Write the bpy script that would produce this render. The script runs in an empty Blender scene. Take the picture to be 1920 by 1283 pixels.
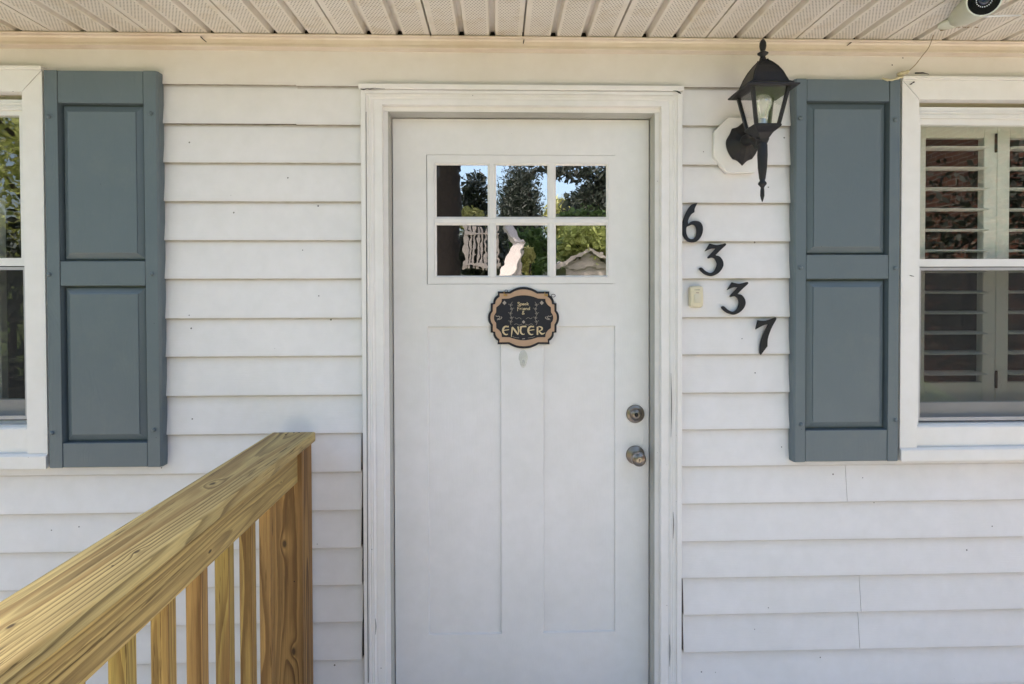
import bpy, bmesh, math, random
from mathutils import Vector, Matrix, noise as mnoise
R = math.radians
random.seed(7)
S = bpy.context.scene
C = S.collection

# ------------------------------------------------------------------ camera
FPX, CXP, CYP = 1130.0, 970.0, 565.0          # focal length and principal point, for a 1920 px wide picture
CAMZ = 1.45
yaw, pitch, roll = R(1.7), R(0.9), R(0.16)
fw = Vector((math.sin(yaw)*math.cos(pitch), math.cos(yaw)*math.cos(pitch), -math.sin(pitch)))
rt0 = Vector((math.cos(yaw), -math.sin(yaw), 0)); up0 = rt0.cross(fw)
rt = rt0*math.cos(roll) - up0*math.sin(roll)
up = up0*math.cos(roll) + rt0*math.sin(roll)
cd = bpy.data.cameras.new('camera'); cam = bpy.data.objects.new('camera', cd); C.objects.link(cam)
cam.matrix_world = Matrix(((rt.x, up.x, -fw.x, 0), (rt.y, up.y, -fw.y, 0), (rt.z, up.z, -fw.z, CAMZ), (0, 0, 0, 1)))
cd.sensor_width = 36; cd.lens = 36*FPX/1920
cd.shift_x = (960-CXP)/1920; cd.shift_y = (CYP-641.5)/1920
cd.clip_start = 0.02; cd.clip_end = 600
S.camera = cam

def at(px, py, Y):
    d = fw*FPX + rt*(px-CXP) - up*(py-CYP)
    return d*(Y/d.y) + Vector((0, 0, CAMZ))
GY = 2.066                                      # plane of the door glass
def mir(px, py, D):                             # a place in front of the house that the door glass shows at (px, py)
    p = at(px, py, D); return Vector((p.x, 2*GY-D, p.z))

# ------------------------------------------------------------------ light
SUN_EL, SUN_AZ = R(54), R(-14)                  # azimuth from +Y towards +X
w = bpy.data.worlds.new('World'); S.world = w; w.use_nodes = True
nt = w.node_tree; nt.nodes.clear()
sky = nt.nodes.new('ShaderNodeTexSky'); sky.sky_type = 'NISHITA'; sky.sun_disc = False
sky.sun_elevation = SUN_EL; sky.sun_rotation = SUN_AZ
sky.air_density = 1.0; sky.dust_density = 6.0; sky.ozone_density = 1.0
bg = nt.nodes.new('ShaderNodeBackground'); bg.inputs[1].default_value = 0.15
wo = nt.nodes.new('ShaderNodeOutputWorld')
nt.links.new(sky.outputs[0], bg.inputs[0]); nt.links.new(bg.outputs[0], wo.inputs[0])
sd = bpy.data.lights.new('sun', 'SUN'); sd.energy = 2.5; sd.angle = R(0.53); sd.color = (1, 0.90, 0.80)
sun = bpy.data.objects.new('sun', sd); C.objects.link(sun)
sdir = Vector((math.sin(SUN_AZ)*math.cos(SUN_EL), math.cos(SUN_AZ)*math.cos(SUN_EL), math.sin(SUN_EL)))
sun.rotation_euler = sdir.to_track_quat('Z', 'Y').to_euler()
S.view_settings.view_transform = 'Standard'; S.view_settings.look = 'None'
S.view_settings.gamma = 1; S.view_settings.use_curve_mapping = False
S.view_settings.exposure = 2.02

# ------------------------------------------------------------------ materials
class N:
    def __init__(s, name):
        s.m = bpy.data.materials.new(name); s.m.use_nodes = True; s.t = s.m.node_tree
        s.p = s.t.nodes['Principled BSDF']; s.out = s.t.nodes['Material Output']
    def n(s, kind, ins=None, **kw):
        nd = s.t.nodes.new(kind)
        for k, v in kw.items(): setattr(nd, k, v)
        for k, v in (ins or {}).items():
            if isinstance(v, bpy.types.NodeSocket): s.t.links.new(v, nd.inputs[k])
            else: nd.inputs[k].default_value = v
        return nd
    def l(s, a, b): s.t.links.new(a, b)
    def math(s, op, a, b=0.0, c=None):
        ins = {0: a, 1: b}
        if c is not None: ins[2] = c
        return s.n('ShaderNodeMath', ins, operation=op).outputs[0]
    def coord(s, scale=(1, 1, 1), kind='Object', loc=(0, 0, 0)):
        tc = s.n('ShaderNodeTexCoord'); mp = s.n('ShaderNodeMapping', {'Vector': tc.outputs[kind], 'Scale': scale, 'Location': loc})
        return mp.outputs[0]
    def noise(s, vec, scale, detail=3, rough=0.5, dist=0.0):
        return s.n('ShaderNodeTexNoise', {'Vector': vec, 'Scale': scale, 'Detail': detail, 'Roughness': rough, 'Distortion': dist}).outputs[0]
    def ramp(s, fac, stops):
        r = s.n('ShaderNodeValToRGB', {'Fac': fac}); e = r.color_ramp.elements
        while len(e) > 1: e.remove(e[-1])
        e[0].position = stops[0][0]; e[0].color = tuple(stops[0][1]) + (1,)
        for p, c in stops[1:]:
            x = e.new(p); x.color = tuple(c) + (1,)
        return r.outputs[0]
    def mix(s, f, a, b):
        nd = s.n('ShaderNodeMix', data_type='RGBA')
        for i, v in ((0, f), (6, a), (7, b)):
            if isinstance(v, bpy.types.NodeSocket): s.l(v, nd.inputs[i])
            else: nd.inputs[i].default_value = v if i == 0 else tuple(v) + (1,)
        return nd.outputs[2]
    def bump(s, h, dist=0.001, strength=1.0):
        b = s.n('ShaderNodeBump', {'Height': h, 'Distance': dist, 'Strength': strength})
        s.l(b.outputs[0], s.p.inputs['Normal'])
    def base(s, c, rough=None, metal=None, spec=None):
        if isinstance(c, bpy.types.NodeSocket): s.l(c, s.p.inputs['Base Color'])
        else: s.p.inputs['Base Color'].default_value = tuple(c) + (1,)
        if rough is not None: s.p.inputs['Roughness'].default_value = rough
        if metal is not None: s.p.inputs['Metallic'].default_value = metal
        if spec is not None: s.p.inputs['Specular IOR Level'].default_value = spec

def simple(name, c, rough=0.5, metal=0.0, var=0.12, vscale=12, bump=0.0, bscale=120):
    a = N(name); v = a.coord()
    n = a.noise(v, vscale, 4)
    col = a.mix(n, [x*(1-var) for x in c], [min(1, x*(1+var)) for x in c])
    a.base(col, rough, metal)
    if bump: a.bump(a.noise(v, bscale, 3), bump)
    return a.m

def painted(name, c, dirt, rough=0.45, specks=26, grain=(3, 60, 60), dirt_amt=0.35, speck_amt=0.80, dent=0.0):
    """white paint / vinyl: faint mottling, dirty patches, fly specks, embossed grain"""
    a = N(name); v = a.coord()
    n1 = a.noise(v, 2.3, 5, 0.62); n2 = a.noise(v, 19, 4, 0.6)
    m = a.n('ShaderNodeMapRange', {0: n1, 1: 0.45, 2: 0.75, 3: 0.0, 4: dirt_amt}).outputs[0]
    col = a.mix(m, c, dirt)
    m2 = a.n('ShaderNodeMapRange', {0: n2, 1: 0.35, 2: 0.75, 3: 0.0, 4: 0.22}).outputs[0]
    col = a.mix(m2, col, [x*0.9 for x in dirt])
    vo = a.n('ShaderNodeTexVoronoi', {'Vector': v, 'Scale': specks}, feature='F1')
    sep = a.n('ShaderNodeSeparateColor', {0: vo.outputs['Color']})
    on = a.math('GREATER_THAN', sep.outputs[0], speck_amt)
    rad = a.math('MULTIPLY', sep.outputs[1], 0.068)
    dot = a.math('LESS_THAN', vo.outputs['Distance'], rad)
    col = a.mix(a.math('MULTIPLY', a.math('MULTIPLY', on, dot), 0.85), col, (0.06, 0.05, 0.04))
    gr = a.n('ShaderNodeAttribute', attribute_name='lap_dirt_shade').outputs['Fac']  # siding laps: dirt together with painted lap shadow
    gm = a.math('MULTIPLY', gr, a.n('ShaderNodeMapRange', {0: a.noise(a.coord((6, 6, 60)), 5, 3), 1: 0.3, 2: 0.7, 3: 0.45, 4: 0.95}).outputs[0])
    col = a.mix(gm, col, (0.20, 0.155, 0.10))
    a.base(col, rough)
    g = a.noise(a.coord(grain), 6, 4, 0.6)
    if dent: g = a.math('ADD', g, a.math('MULTIPLY', a.noise(v, 5, 1), dent))
    a.bump(g, 0.0007, 0.55)
    return a.m

M = {}
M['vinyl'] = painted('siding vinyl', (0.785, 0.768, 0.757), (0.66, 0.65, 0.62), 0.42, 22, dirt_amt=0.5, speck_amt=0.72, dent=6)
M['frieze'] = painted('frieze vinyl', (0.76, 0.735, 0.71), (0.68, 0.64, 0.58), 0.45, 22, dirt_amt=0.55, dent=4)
M['paint'] = painted('white door paint', (0.805, 0.788, 0.77), (0.68, 0.67, 0.63), 0.38, 19, grain=(50, 50, 4), dirt_amt=0.5, speck_amt=0.78)
M['casing'] = painted('white casing paint', (0.81, 0.79, 0.77), (0.66, 0.65, 0.58), 0.45, 36, grain=(60, 60, 3), dirt_amt=0.45, speck_amt=0.84)
M['wincasing'] = painted('white window trim', (0.80, 0.79, 0.76), (0.70, 0.68, 0.61), 0.45, 30, grain=(40, 40, 4), dirt_amt=0.4, speck_amt=0.86)
M['cream'] = painted('cream trim', (0.74, 0.66, 0.56), (0.60, 0.48, 0.36), 0.5, 26, dirt_amt=0.7, speck_amt=0.9)
M['vinylwin'] = painted('window vinyl', (0.78, 0.78, 0.76), (0.66, 0.64, 0.58), 0.35, 40, dirt_amt=0.35, speck_amt=0.9)
M['dark'] = simple('dark gap', (0.03, 0.028, 0.025), 0.9)
M['sheath'] = simple('sheathing felt', (0.05, 0.045, 0.04), 0.9)
M['room'] = simple('room plaster', (0.16, 0.15, 0.13), 0.9)
M['roomfloor'] = simple('room floor', (0.12, 0.08, 0.05), 0.6)
M['black'] = simple('black cast metal', (0.018, 0.018, 0.020), 0.48, 0.35, 0.3, 30, 0.0006, 260)
M['iron'] = simple('black number iron', (0.014, 0.015, 0.02), 0.4, 0.4, 0.35, 60, 0.0008, 300)
M['nickel'] = simple('satin nickel', (0.25, 0.22, 0.185), 0.30, 1.0, 0.06, 40)
M['nickel_dark'] = simple('keyway shadow', (0.03, 0.03, 0.03), 0.5, 0.8)
M['brass'] = simple('brass hook', (0.45, 0.28, 0.10), 0.4, 1.0)
M['hinge'] = simple('hinge metal', (0.05, 0.045, 0.03), 0.45, 0.8)
M['bell'] = simple('yellowed plastic', (0.66, 0.60, 0.43), 0.35, 0, 0.08, 60)
M['bellbutton'] = simple('bell button plastic', (0.62, 0.58, 0.44), 0.3, 0, 0.05, 60)
M['ink'] = simple('faded print', (0.10, 0.09, 0.08), 0.6)
M['inkred'] = simple('red window', (0.16, 0.05, 0.07), 0.4)
M['louver'] = simple('interior shutter paint', (0.80, 0.80, 0.74), 0.4, 0, 0.06, 5)
M['plaqueblack'] = simple('plaque black', (0.006, 0.007, 0.012), 0.65, 0, 0.3, 40)
M['plaquetan'] = simple('plaque maple', (0.46, 0.30, 0.19), 0.5, 0, 0.12, 25)
M['plaqueline'] = simple('plaque engraving', (0.36, 0.31, 0.26), 0.5)
M['plaquegold'] = simple('plaque gold letters', (0.62, 0.50, 0.30), 0.45)
M['camwhite'] = simple('camera housing plastic', (0.60, 0.62, 0.52), 0.4, 0, 0.08, 30)
M['camface'] = simple('camera face', (0.006, 0.006, 0.008), 0.12)
M['led'] = simple('camera led lens', (0.62, 0.64, 0.66), 0.25)
M['camlens'] = simple('camera lens', (0.02, 0.03, 0.06), 0.05)
M['wire'] = simple('weathered wire', (0.30, 0.24, 0.15), 0.6, 0, 0.3, 90)
M['caulk'] = simple('yellowed caulk', (0.58, 0.52, 0.34), 0.6, 0, 0.25, 120, 0.002, 90)
M['twig'] = simple('dark twig', (0.012, 0.010, 0.008), 0.8)
M['socket'] = simple('lamp socket', (0.55, 0.55, 0.52), 0.3, 0.6)
M['concrete'] = simple('concrete', (0.44, 0.39, 0.34), 0.85, 0, 0.12, 8)
M['shingle'] = simple('roof shingle', (0.10, 0.095, 0.09), 0.9, 0, 0.3, 30)
M['bark'] = simple('bark', (0.014, 0.010, 0.008), 0.95, 0, 0.5, 14, 0.02, 18)
M['whitewood'] = simple('white painted wood', (0.30, 0.27, 0.245), 0.6, 0, 0.12, 7)
M['deck'] = simple('deck boards', (0.72, 0.67, 0.62), 0.7, 0, 0.06, 9)

# blue-grey moulded shutter plastic with embossed wood grain
def shutter_mat():
    a = N('shutter blue grey'); v = a.coord()
    col = a.mix(a.noise(v, 3, 4, 0.6), (0.102, 0.136, 0.155), (0.128, 0.165, 0.182))
    col = a.mix(a.n('ShaderNodeMapRange', {0: a.noise(v, 9, 5, 0.7), 1: 0.5, 2: 0.8, 3: 0, 4: 0.35}).outputs[0], col, (0.17, 0.20, 0.19))
    vo = a.n('ShaderNodeTexVoronoi', {'Vector': v, 'Scale': 30.0}); sp = a.n('ShaderNodeSeparateColor', {0: vo.outputs['Color']})
    dot = a.math('MULTIPLY', a.math('GREATER_THAN', sp.outputs[0], 0.88), a.math('LESS_THAN', vo.outputs['Distance'], 0.04))
    a.base(a.mix(dot, col, (0.03, 0.03, 0.03)), 0.42)
    wv = a.noise(a.coord((1.0, 1.0, 0.35)), 7, 2, 0.5)
    g = a.math('SINE', a.math('MULTIPLY', wv, 130.0))
    g2 = a.noise(a.coord((120, 120, 5)), 4, 3)
    a.bump(a.math('ADD', a.math('MULTIPLY', g, 0.25), g2), 0.0006, 0.5)
    return a.m
M['shutter'] = shutter_mat()

# perforated vinyl soffit: holes print in a staggered grid between the grooves
def soffit_mat():
    a = N('perforated soffit'); v = a.coord()
    n = a.noise(v, 4, 5, 0.65)
    col = a.mix(n, (0.64, 0.59, 0.51), (0.76, 0.725, 0.665))
    st = a.n('ShaderNodeMapRange', {0: a.noise(v, 11, 5, 0.7), 1: 0.5, 2: 0.8, 3: 0, 4: 0.7}).outputs[0]
    col = a.mix(st, col, (0.52, 0.42, 0.26))
    sx = a.n('ShaderNodeSeparateXYZ', {0: v})
    P = 0.0100
    def grid(ox, oy):
        fx = a.math('SUBTRACT', a.math('FRACT', a.math('ADD', a.math('DIVIDE', sx.outputs[0], P), ox)), 0.5)
        fy = a.math('SUBTRACT', a.math('FRACT', a.math('ADD', a.math('DIVIDE', sx.outputs[1], P*1.75), oy)), 0.5)
        fy = a.math('MULTIPLY', fy, 1.75)
        d = a.math('SQRT', a.math('ADD', a.math('MULTIPLY', fx, fx), a.math('MULTIPLY', fy, fy)))
        return a.n('ShaderNodeMapRange', {0: d, 1: 0.17, 2: 0.27, 3: 1.0, 4: 0.0}).outputs[0]
    holes = a.math('MAXIMUM', grid(0, 0), grid(0.5, 0.5))
    at_ = a.n('ShaderNodeAttribute', attribute_name='perf')
    holes = a.math('MULTIPLY', holes, at_.outputs['Fac'])
    a.base(a.mix(a.math('MULTIPLY', holes, 0.8), col, (0.07, 0.055, 0.04)), 0.5)
    return a.m
M['soffit'] = soffit_mat()

def wood(name, axis, pith, freq, light, dark, knots=(), stretch=0.5, amp=0.02, seed=0.0, contrast=0.8, warm=(0.33, 0.2, 0.08)):
    """pressure treated pine: growth rings about a pith line that runs along `axis`, bent by noise and knots"""
    a = N(name)
    sc = [1.0, 1.0, 1.0]; sc[axis] = stretch
    v = a.coord()
    vs = a.coord(sc, loc=(seed, seed*1.7, seed*0.6))
    sx = a.n('ShaderNodeSeparateXYZ', {0: v})
    others = [i for i in range(3) if i != axis]
    d2 = None
    for k, i in enumerate(others):
        nz = a.noise(a.coord(sc, loc=(seed+k*3.3, seed*2+k, seed)), 5.0, 2, 0.45)
        c = a.math('ADD', a.math('SUBTRACT', sx.outputs[i], pith[i]), a.math('MULTIPLY', a.math('SUBTRACT', nz, 0.5), amp))
        q = a.math('MULTIPLY', c, c)
        d2 = q if d2 is None else a.math('ADD', d2, q)
    d = a.math('SQRT', d2)
    core = None
    for (kx, ky, kz, r, push) in knots:
        df = a.n('ShaderNodeVectorMath', {0: v, 1: (kx, ky, kz)}, operation='SUBTRACT').outputs[0]
        ks = [1.0/r, 1.0/r, 1.0/r]; ks[axis] = 0.5/r
        df = a.n('ShaderNodeVectorMath', {0: df, 1: tuple(ks)}, operation='MULTIPLY').outputs[0]
        ln = a.n('ShaderNodeVectorMath', {0: df}, operation='LENGTH').outputs['Value']
        e = a.math('POWER', 2.718, a.math('MULTIPLY', a.math('MULTIPLY', ln, ln), -0.5))
        d = a.math('ADD', d, a.math('MULTIPLY', e, push))
        e2 = a.n('ShaderNodeMapRange', {0: ln, 1: 0.35, 2: 0.75, 3: 1.0, 4: 0.0}).outputs[0]
        core = e2 if core is None else a.math('MAXIMUM', core, e2)
    fine = a.noise(vs, 60, 3, 0.6)
    slow = a.noise(vs, 14, 2, 0.5)
    ph = a.math('ADD', a.math('ADD', a.math('MULTIPLY', d, freq), a.math('MULTIPLY', fine, 0.3)), a.math('MULTIPLY', slow, 1.6))
    fr = a.math('FRACT', ph)
    wn = a.n('ShaderNodeTexWhiteNoise', {'W': a.math('FLOOR', ph)}, noise_dimensions='1D').outputs[0]
    dk = [x for x in dark]; mid = [(p*0.6+q*0.4) for p, q in zip(light, dark)]
    ring = a.ramp(fr, [(0.0, light), (0.36, light), (0.62, mid), (0.80, dk), (0.95, dk), (1.0, light)])
    # rings of uneven strength
    var = a.n('ShaderNodeMapRange', {0: a.noise(vs, 9, 2), 1: 0.3, 2: 0.62, 3: 0.25, 4: contrast}).outputs[0]
    col = a.mix(var, light, ring)
    broad = a.math('MULTIPLY', a.n('ShaderNodeMapRange', {0: wn, 1: 0.66, 2: 0.9, 3: 0.0, 4: 0.75}).outputs[0], a.n('ShaderNodeMapRange', {0: fr, 1: 0.08, 2: 0.3, 3: 0.0, 4: 1.0}).outputs[0])
    col = a.mix(broad, col, warm)
    sf = [160.0, 160.0, 160.0]; sf[axis] = 4.0
    fib = a.noise(a.coord(sf), 1.0, 4, 0.7)
    fm = a.n('ShaderNodeMapRange', {0: fib, 1: 0.3, 2: 0.7, 3: 0.58, 4: 1.18}).outputs[0]
    cc = a.n('ShaderNodeVectorMath', {0: col}, operation='SCALE'); a.l(fm, cc.inputs['Scale']); col = cc.outputs[0]
    blotch = a.n('ShaderNodeMapRange', {0: a.noise(vs, 3.2, 3, 0.6), 1: 0.48, 2: 0.72, 3: 0.0, 4: 0.6}).outputs[0]
    col = a.mix(blotch, col, warm)
    sc2 = [210.0, 210.0, 210.0]; sc2[axis] = 9.0
    chk = a.n('ShaderNodeMapRange', {0: a.noise(a.coord(sc2, loc=(3, 1, 2)), 1.0, 3, 0.6), 1: 0.59, 2: 0.66, 3: 0.0, 4: 0.85}).outputs[0]
    chk = a.math('MULTIPLY', chk, a.n('ShaderNodeMapRange', {0: a.noise(vs, 11, 2), 1: 0.45, 2: 0.6, 3: 0.15, 4: 1.0}).outputs[0])
    col = a.mix(chk, col, [x*0.75 for x in dark])
    if core is not None: col = a.mix(a.math('MULTIPLY', core, 0.9), col, (0.05, 0.028, 0.012))
    vo = a.n('ShaderNodeTexVoronoi', {'Vector': v, 'Scale': 16.0}); sp = a.n('ShaderNodeSeparateColor', {0: vo.outputs['Color']})
    dot = a.math('MULTIPLY', a.math('GREATER_THAN', sp.outputs[0], 0.8), a.math('LESS_THAN', vo.outputs['Distance'], 0.035))
    col = a.mix(dot, col, (0.03, 0.015, 0.01))
    a.base(col, 0.62, None, 0.3)
    a.bump(a.math('ADD', a.math('MULTIPLY', fib, 0.7), a.math('MULTIPLY', fr, -0.5)), 0.0009, 0.6)
    return a.m

def glass_mat(name, refl, tint=(0.9, 0.95, 0.92), wob=0.0, wscale=9, rough=0.0):
    a = N(name); a.t.nodes.remove(a.p)
    tr = a.n('ShaderNodeBsdfTransparent', {'Color': tint+(1,)}); gl = a.n('ShaderNodeBsdfGlossy', {'Roughness': rough, 'Color': (1, 1, 1, 1)})
    fc = a.n('ShaderNodeLayerWeight', {'Blend': 0.5}).outputs['Facing']
    fr = a.math('ADD', a.math('MULTIPLY', a.math('POWER', fc, 5.0), 0.9), 0.04)
    f = a.math('MINIMUM', a.math('ADD', fr, refl), 1.0)
    mx = a.n('ShaderNodeMixShader', {0: f, 1: tr.outputs[0], 2: gl.outputs[0]})
    if wob:
        v = a.coord()
        h = a.math('ADD', a.noise(v, wscale, 2), a.math('MULTIPLY', a.noise(v, wscale*5, 1), 0.03))
        b = a.n('ShaderNodeBump', {'Height': h, 'Distance': wob, 'Strength': 1.0}); a.l(b.outputs[0], gl.inputs['Normal'])
    a.l(mx.outputs[0], a.out.inputs[0]); return a.m
M['doorglass'] = glass_mat('door glass', 0.46, (0.6, 0.6, 0.6), 0.0002, 14)
M['winglass'] = glass_mat('window glass', 0.055, (0.95, 0.965, 0.94), 0.0003, 6)
M['lampglass'] = glass_mat('lantern glass', -0.012, (0.99, 0.99, 0.99), 0.001, 30)
M['bulb'] = glass_mat('bulb glass', 0.42, (0.94, 0.93, 0.91), 0.002, 50, 0.12)
M['hookplastic'] = glass_mat('clear plastic', 0.03, (0.93, 0.935, 0.93), 0.0, 9, 0.3)
def bulb_mat():
    a = N('frosted bulb glass'); a.t.nodes.remove(a.p)
    tr = a.n('ShaderNodeBsdfTransparent', {'Color': (0.97, 0.97, 0.96, 1)}); gl = a.n('ShaderNodeBsdfGlossy', {'Roughness': 0.16, 'Color': (1, 1, 1, 1)}); df = a.n('ShaderNodeBsdfDiffuse', {'Color': (0.8, 0.79, 0.76, 1)})
    m1 = a.n('ShaderNodeMixShader', {0: 0.35, 1: tr.outputs[0], 2: df.outputs[0]}); fc = a.n('ShaderNodeLayerWeight', {'Blend': 0.4}).outputs['Facing']
    mx = a.n('ShaderNodeMixShader', {0: a.math('ADD', a.math('MULTIPLY', fc, 0.5), 0.12), 1: m1.outputs[0], 2: gl.outputs[0]}); a.l(mx.outputs[0], a.out.inputs[0]); return a.m
M['bulb'] = bulb_mat()
def screen_mat():
    a = N('insect screen'); a.t.nodes.remove(a.p)
    tr = a.n('ShaderNodeBsdfTransparent', {'Color': (1, 1, 1, 1)}); df = a.n('ShaderNodeBsdfDiffuse', {'Color': (0.06, 0.06, 0.06, 1)})
    mx = a.n('ShaderNodeMixShader', {0: 0.26, 1: tr.outputs[0], 2: df.outputs[0]}); a.l(mx.outputs[0], a.out.inputs[0]); return a.m
M['screen'] = screen_mat()
def leaf_mat(name, c1, c2, trans=0.35):
    a = N(name); v = a.coord()
    col = a.mix(a.noise(v, 3.0, 4, 0.7), c1, c2)
    a.base(col, 0.6)
    tl = a.n('ShaderNodeBsdfTranslucent', {'Color': col})
    mx = a.n('ShaderNodeMixShader', {0: trans, 1: a.p.outputs[0], 2: tl.outputs[0]}); a.l(mx.outputs[0], a.out.inputs[0]); return a.m
M['leaf_dark'] = leaf_mat('dark leaves', (0.006, 0.011, 0.008), (0.018, 0.028, 0.016), 0.2)
M['leaf_mid'] = leaf_mat('mid green leaves', (0.03, 0.07, 0.02), (0.09, 0.15, 0.04))
M['leaf_bright'] = leaf_mat('bright leaves', (0.24, 0.29, 0.07), (0.42, 0.45, 0.15))
M['leaf_yellow'] = leaf_mat('yellow green leaves', (0.20, 0.22, 0.06), (0.42, 0.40, 0.16))
def brick_mat():
    a = N('red brick'); v = a.coord((1, 1, 1))
    s = a.n('ShaderNodeSeparateXYZ', {0: v}); u = a.math('ADD', s.outputs[0], s.outputs[1])
    cv = a.n('ShaderNodeCombineXYZ', {0: u, 1: s.outputs[2]})
    b = a.n('ShaderNodeTexBrick', {'Vector': cv.outputs[0], 'Color1': (0.24, 0.085, 0.05, 1), 'Color2': (0.16, 0.055, 0.035, 1), 'Mortar': (0.40, 0.36, 0.32, 1), 'Scale': 1.0,
        'Mortar Size': 0.006, 'Brick Width': 0.2, 'Row Height': 0.068})
    a.base(b.outputs[0], 0.85); return a.m
M['brick'] = brick_mat()
def grass_mat():
    a = N('lawn grass'); v = a.coord()
    col = a.ramp(a.noise(v, 1.3, 8, 0.75), [(0.3, (0.04, 0.075, 0.015)), (0.55, (0.11, 0.16, 0.035)), (0.75, (0.20, 0.23, 0.07))])
    a.base(col, 0.9); a.bump(a.noise(v, 40, 4), 0.02); return a.m
M['grass'] = grass_mat()

# ------------------------------------------------------------------ mesh helpers
def link_mesh(name, me, mat, parent=None):
    o = bpy.data.objects.new(name, me); C.objects.link(o)
    if mat is not None:
        me.materials.clear(); me.materials.append(mat)
    if parent is not None:
        o.parent = parent; o.matrix_parent_inverse = parent.matrix_world.inverted()
    return o
def obj(name, bm, mat, parent=None, smooth=False, angle=None):
    bmesh.ops.recalc_face_normals(bm, faces=bm.faces)
    me = bpy.data.meshes.new(name); bm.to_mesh(me); bm.free()
    if smooth:
        for p in me.polygons: p.use_smooth = True
        if angle:
            me.set_sharp_from_angle(angle=R(angle))
    return link_mesh(name, me, mat, parent)
def empty(name, loc):
    o = bpy.data.objects.new(name, None); C.objects.link(o); o.location = loc; o.empty_display_size = 0.05
    bpy.context.view_layer.update(); return o
def tag(o, label=None, cat=None, group=None, kind=None):
    if label: o['label'] = label
    if cat: o['category'] = cat
    if group: o['group'] = group
    if kind: o['kind'] = kind
    return o
def thing(name, loc, label, cat, group=None): return tag(empty(name, loc), label, cat, group)

def bx(bm, x0, x1, y0, y1, z0, z1, bev=0.0, seg=1):
    if x1 < x0: x0, x1 = x1, x0
    if y1 < y0: y0, y1 = y1, y0
    if z1 < z0: z0, z1 = z1, z0
    vs = [bm.verts.new((x, y, z)) for x in (x0, x1) for y in (y0, y1) for z in (z0, z1)]
    q = [(0, 1, 3, 2), (4, 6, 7, 5), (0, 4, 5, 1), (2, 3, 7, 6), (0, 2, 6, 4), (1, 5, 7, 3)]
    fs = [bm.faces.new([vs[i] for i in f]) for f in q]
    if bev:
        es = list({e for f in fs for e in f.edges})
        bmesh.ops.bevel(bm, geom=es, offset=bev, segments=seg, profile=0.5, affect='EDGES')
def newbox(*a, **k):
    bm = bmesh.new(); bx(bm, *a, **k); return bm
def prism(bm, pts, axis, a0, a1):
    """extrude the closed outline pts (2-D) along axis from a0 to a1"""
    def mk(p, a):
        if axis == 0: return (a, p[0], p[1])
        if axis == 1: return (p[0], a, p[1])
        return (p[0], p[1], a)
    A = [bm.verts.new(mk(p, a0)) for p in pts]; B = [bm.verts.new(mk(p, a1)) for p in pts]
    n = len(pts)
    for i in range(n): bm.faces.new((A[i], A[(i+1) % n], B[(i+1) % n], B[i]))
    bm.faces.new(A); bm.faces.new(B[::-1])
def lathe(bm, prof, c, axis=2, seg=20, flip=1):
    """prof: list of (radius, height along axis)"""
    rings = []
    for r, h in prof:
        ring = []
        for k in range(seg):
            t = 2*math.pi*k/seg; a, b = r*math.cos(t), r*math.sin(t)
            if axis == 2: p = (c[0]+a, c[1]+b, c[2]+h)
            elif axis == 1: p = (c[0]+a, c[1]+h, c[2]+b)
            else: p = (c[0]+h, c[1]+a, c[2]+b)
            ring.append(bm.verts.new(p))
        rings.append(ring)
    for A, B in zip(rings, rings[1:]):
        for k in range(seg): bm.faces.new((A[k], A[(k+1) % seg], B[(k+1) % seg], B[k]))
    bm.faces.new(rings[0]); bm.faces.new(rings[-1][::-1])
def loft(bm, rings, cap=True):
    vs = [[bm.verts.new(p) for p in r] for r in rings]; n = len(rings[0])
    for A, B in zip(vs, vs[1:]):
        for k in range(n): bm.faces.new((A[k], A[(k+1) % n], B[(k+1) % n], B[k]))
    if cap: bm.faces.new(vs[0]); bm.faces.new(vs[-1][::-1])
def tube(bm, pts, rad, seg=8):
    pts = [Vector(p) for p in pts]; rings = []
    rr = rad if isinstance(rad, (list, tuple)) else [rad]*len(pts)
    ref = Vector((0.3, 0.2, 1)).normalized()
    for i, p in enumerate(pts):
        t = (pts[min(i+1, len(pts)-1)] - pts[max(i-1, 0)]).normalized()
        a = t.cross(ref)
        if a.length < 1e-3: a = t.cross(Vector((1, 0, 0)))
        a.normalize(); b = t.cross(a).normalized()
        rings.append([p + a*rr[i]*math.cos(2*math.pi*k/seg) + b*rr[i]*math.sin(2*math.pi*k/seg) for k in range(seg)])
    loft(bm, rings)
def catmull(P, n=6, closed=False):
    P = [Vector(p) for p in P]; out = []
    N_ = len(P); last = N_ if closed else N_-1
    for i in range(last):
        p0 = P[(i-1) % N_] if closed or i > 0 else P[0]; p1 = P[i]; p2 = P[(i+1) % N_]
        p3 = P[(i+2) % N_] if closed or i+2 < N_ else P[-1]
        for k in range(n):
            t = k/n
            out.append(0.5*((2*p1)+(p2-p0)*t+(2*p0-5*p1+4*p2-p3)*t*t+(3*p1-p0-3*p2+p3)*t**3))
    if not closed: out.append(P[-1])
    return out
def outline(pts, n=4):
    """closed outline; (x, y) points are smooth, (x, y, 1) are corners"""
    idx = [i for i, p in enumerate(pts) if len(p) > 2]
    P = [Vector((p[0], p[1])) for p in pts]
    if not idx: return catmull(P, n, True)
    out = []
    for a, b in zip(idx, idx[1:]+[idx[0]+len(P)]):
        run = [P[i % len(P)] for i in range(a, b+1)]
        out += catmull(run, n)[:-1] if len(run) > 2 else [run[0]]
    return out
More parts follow.
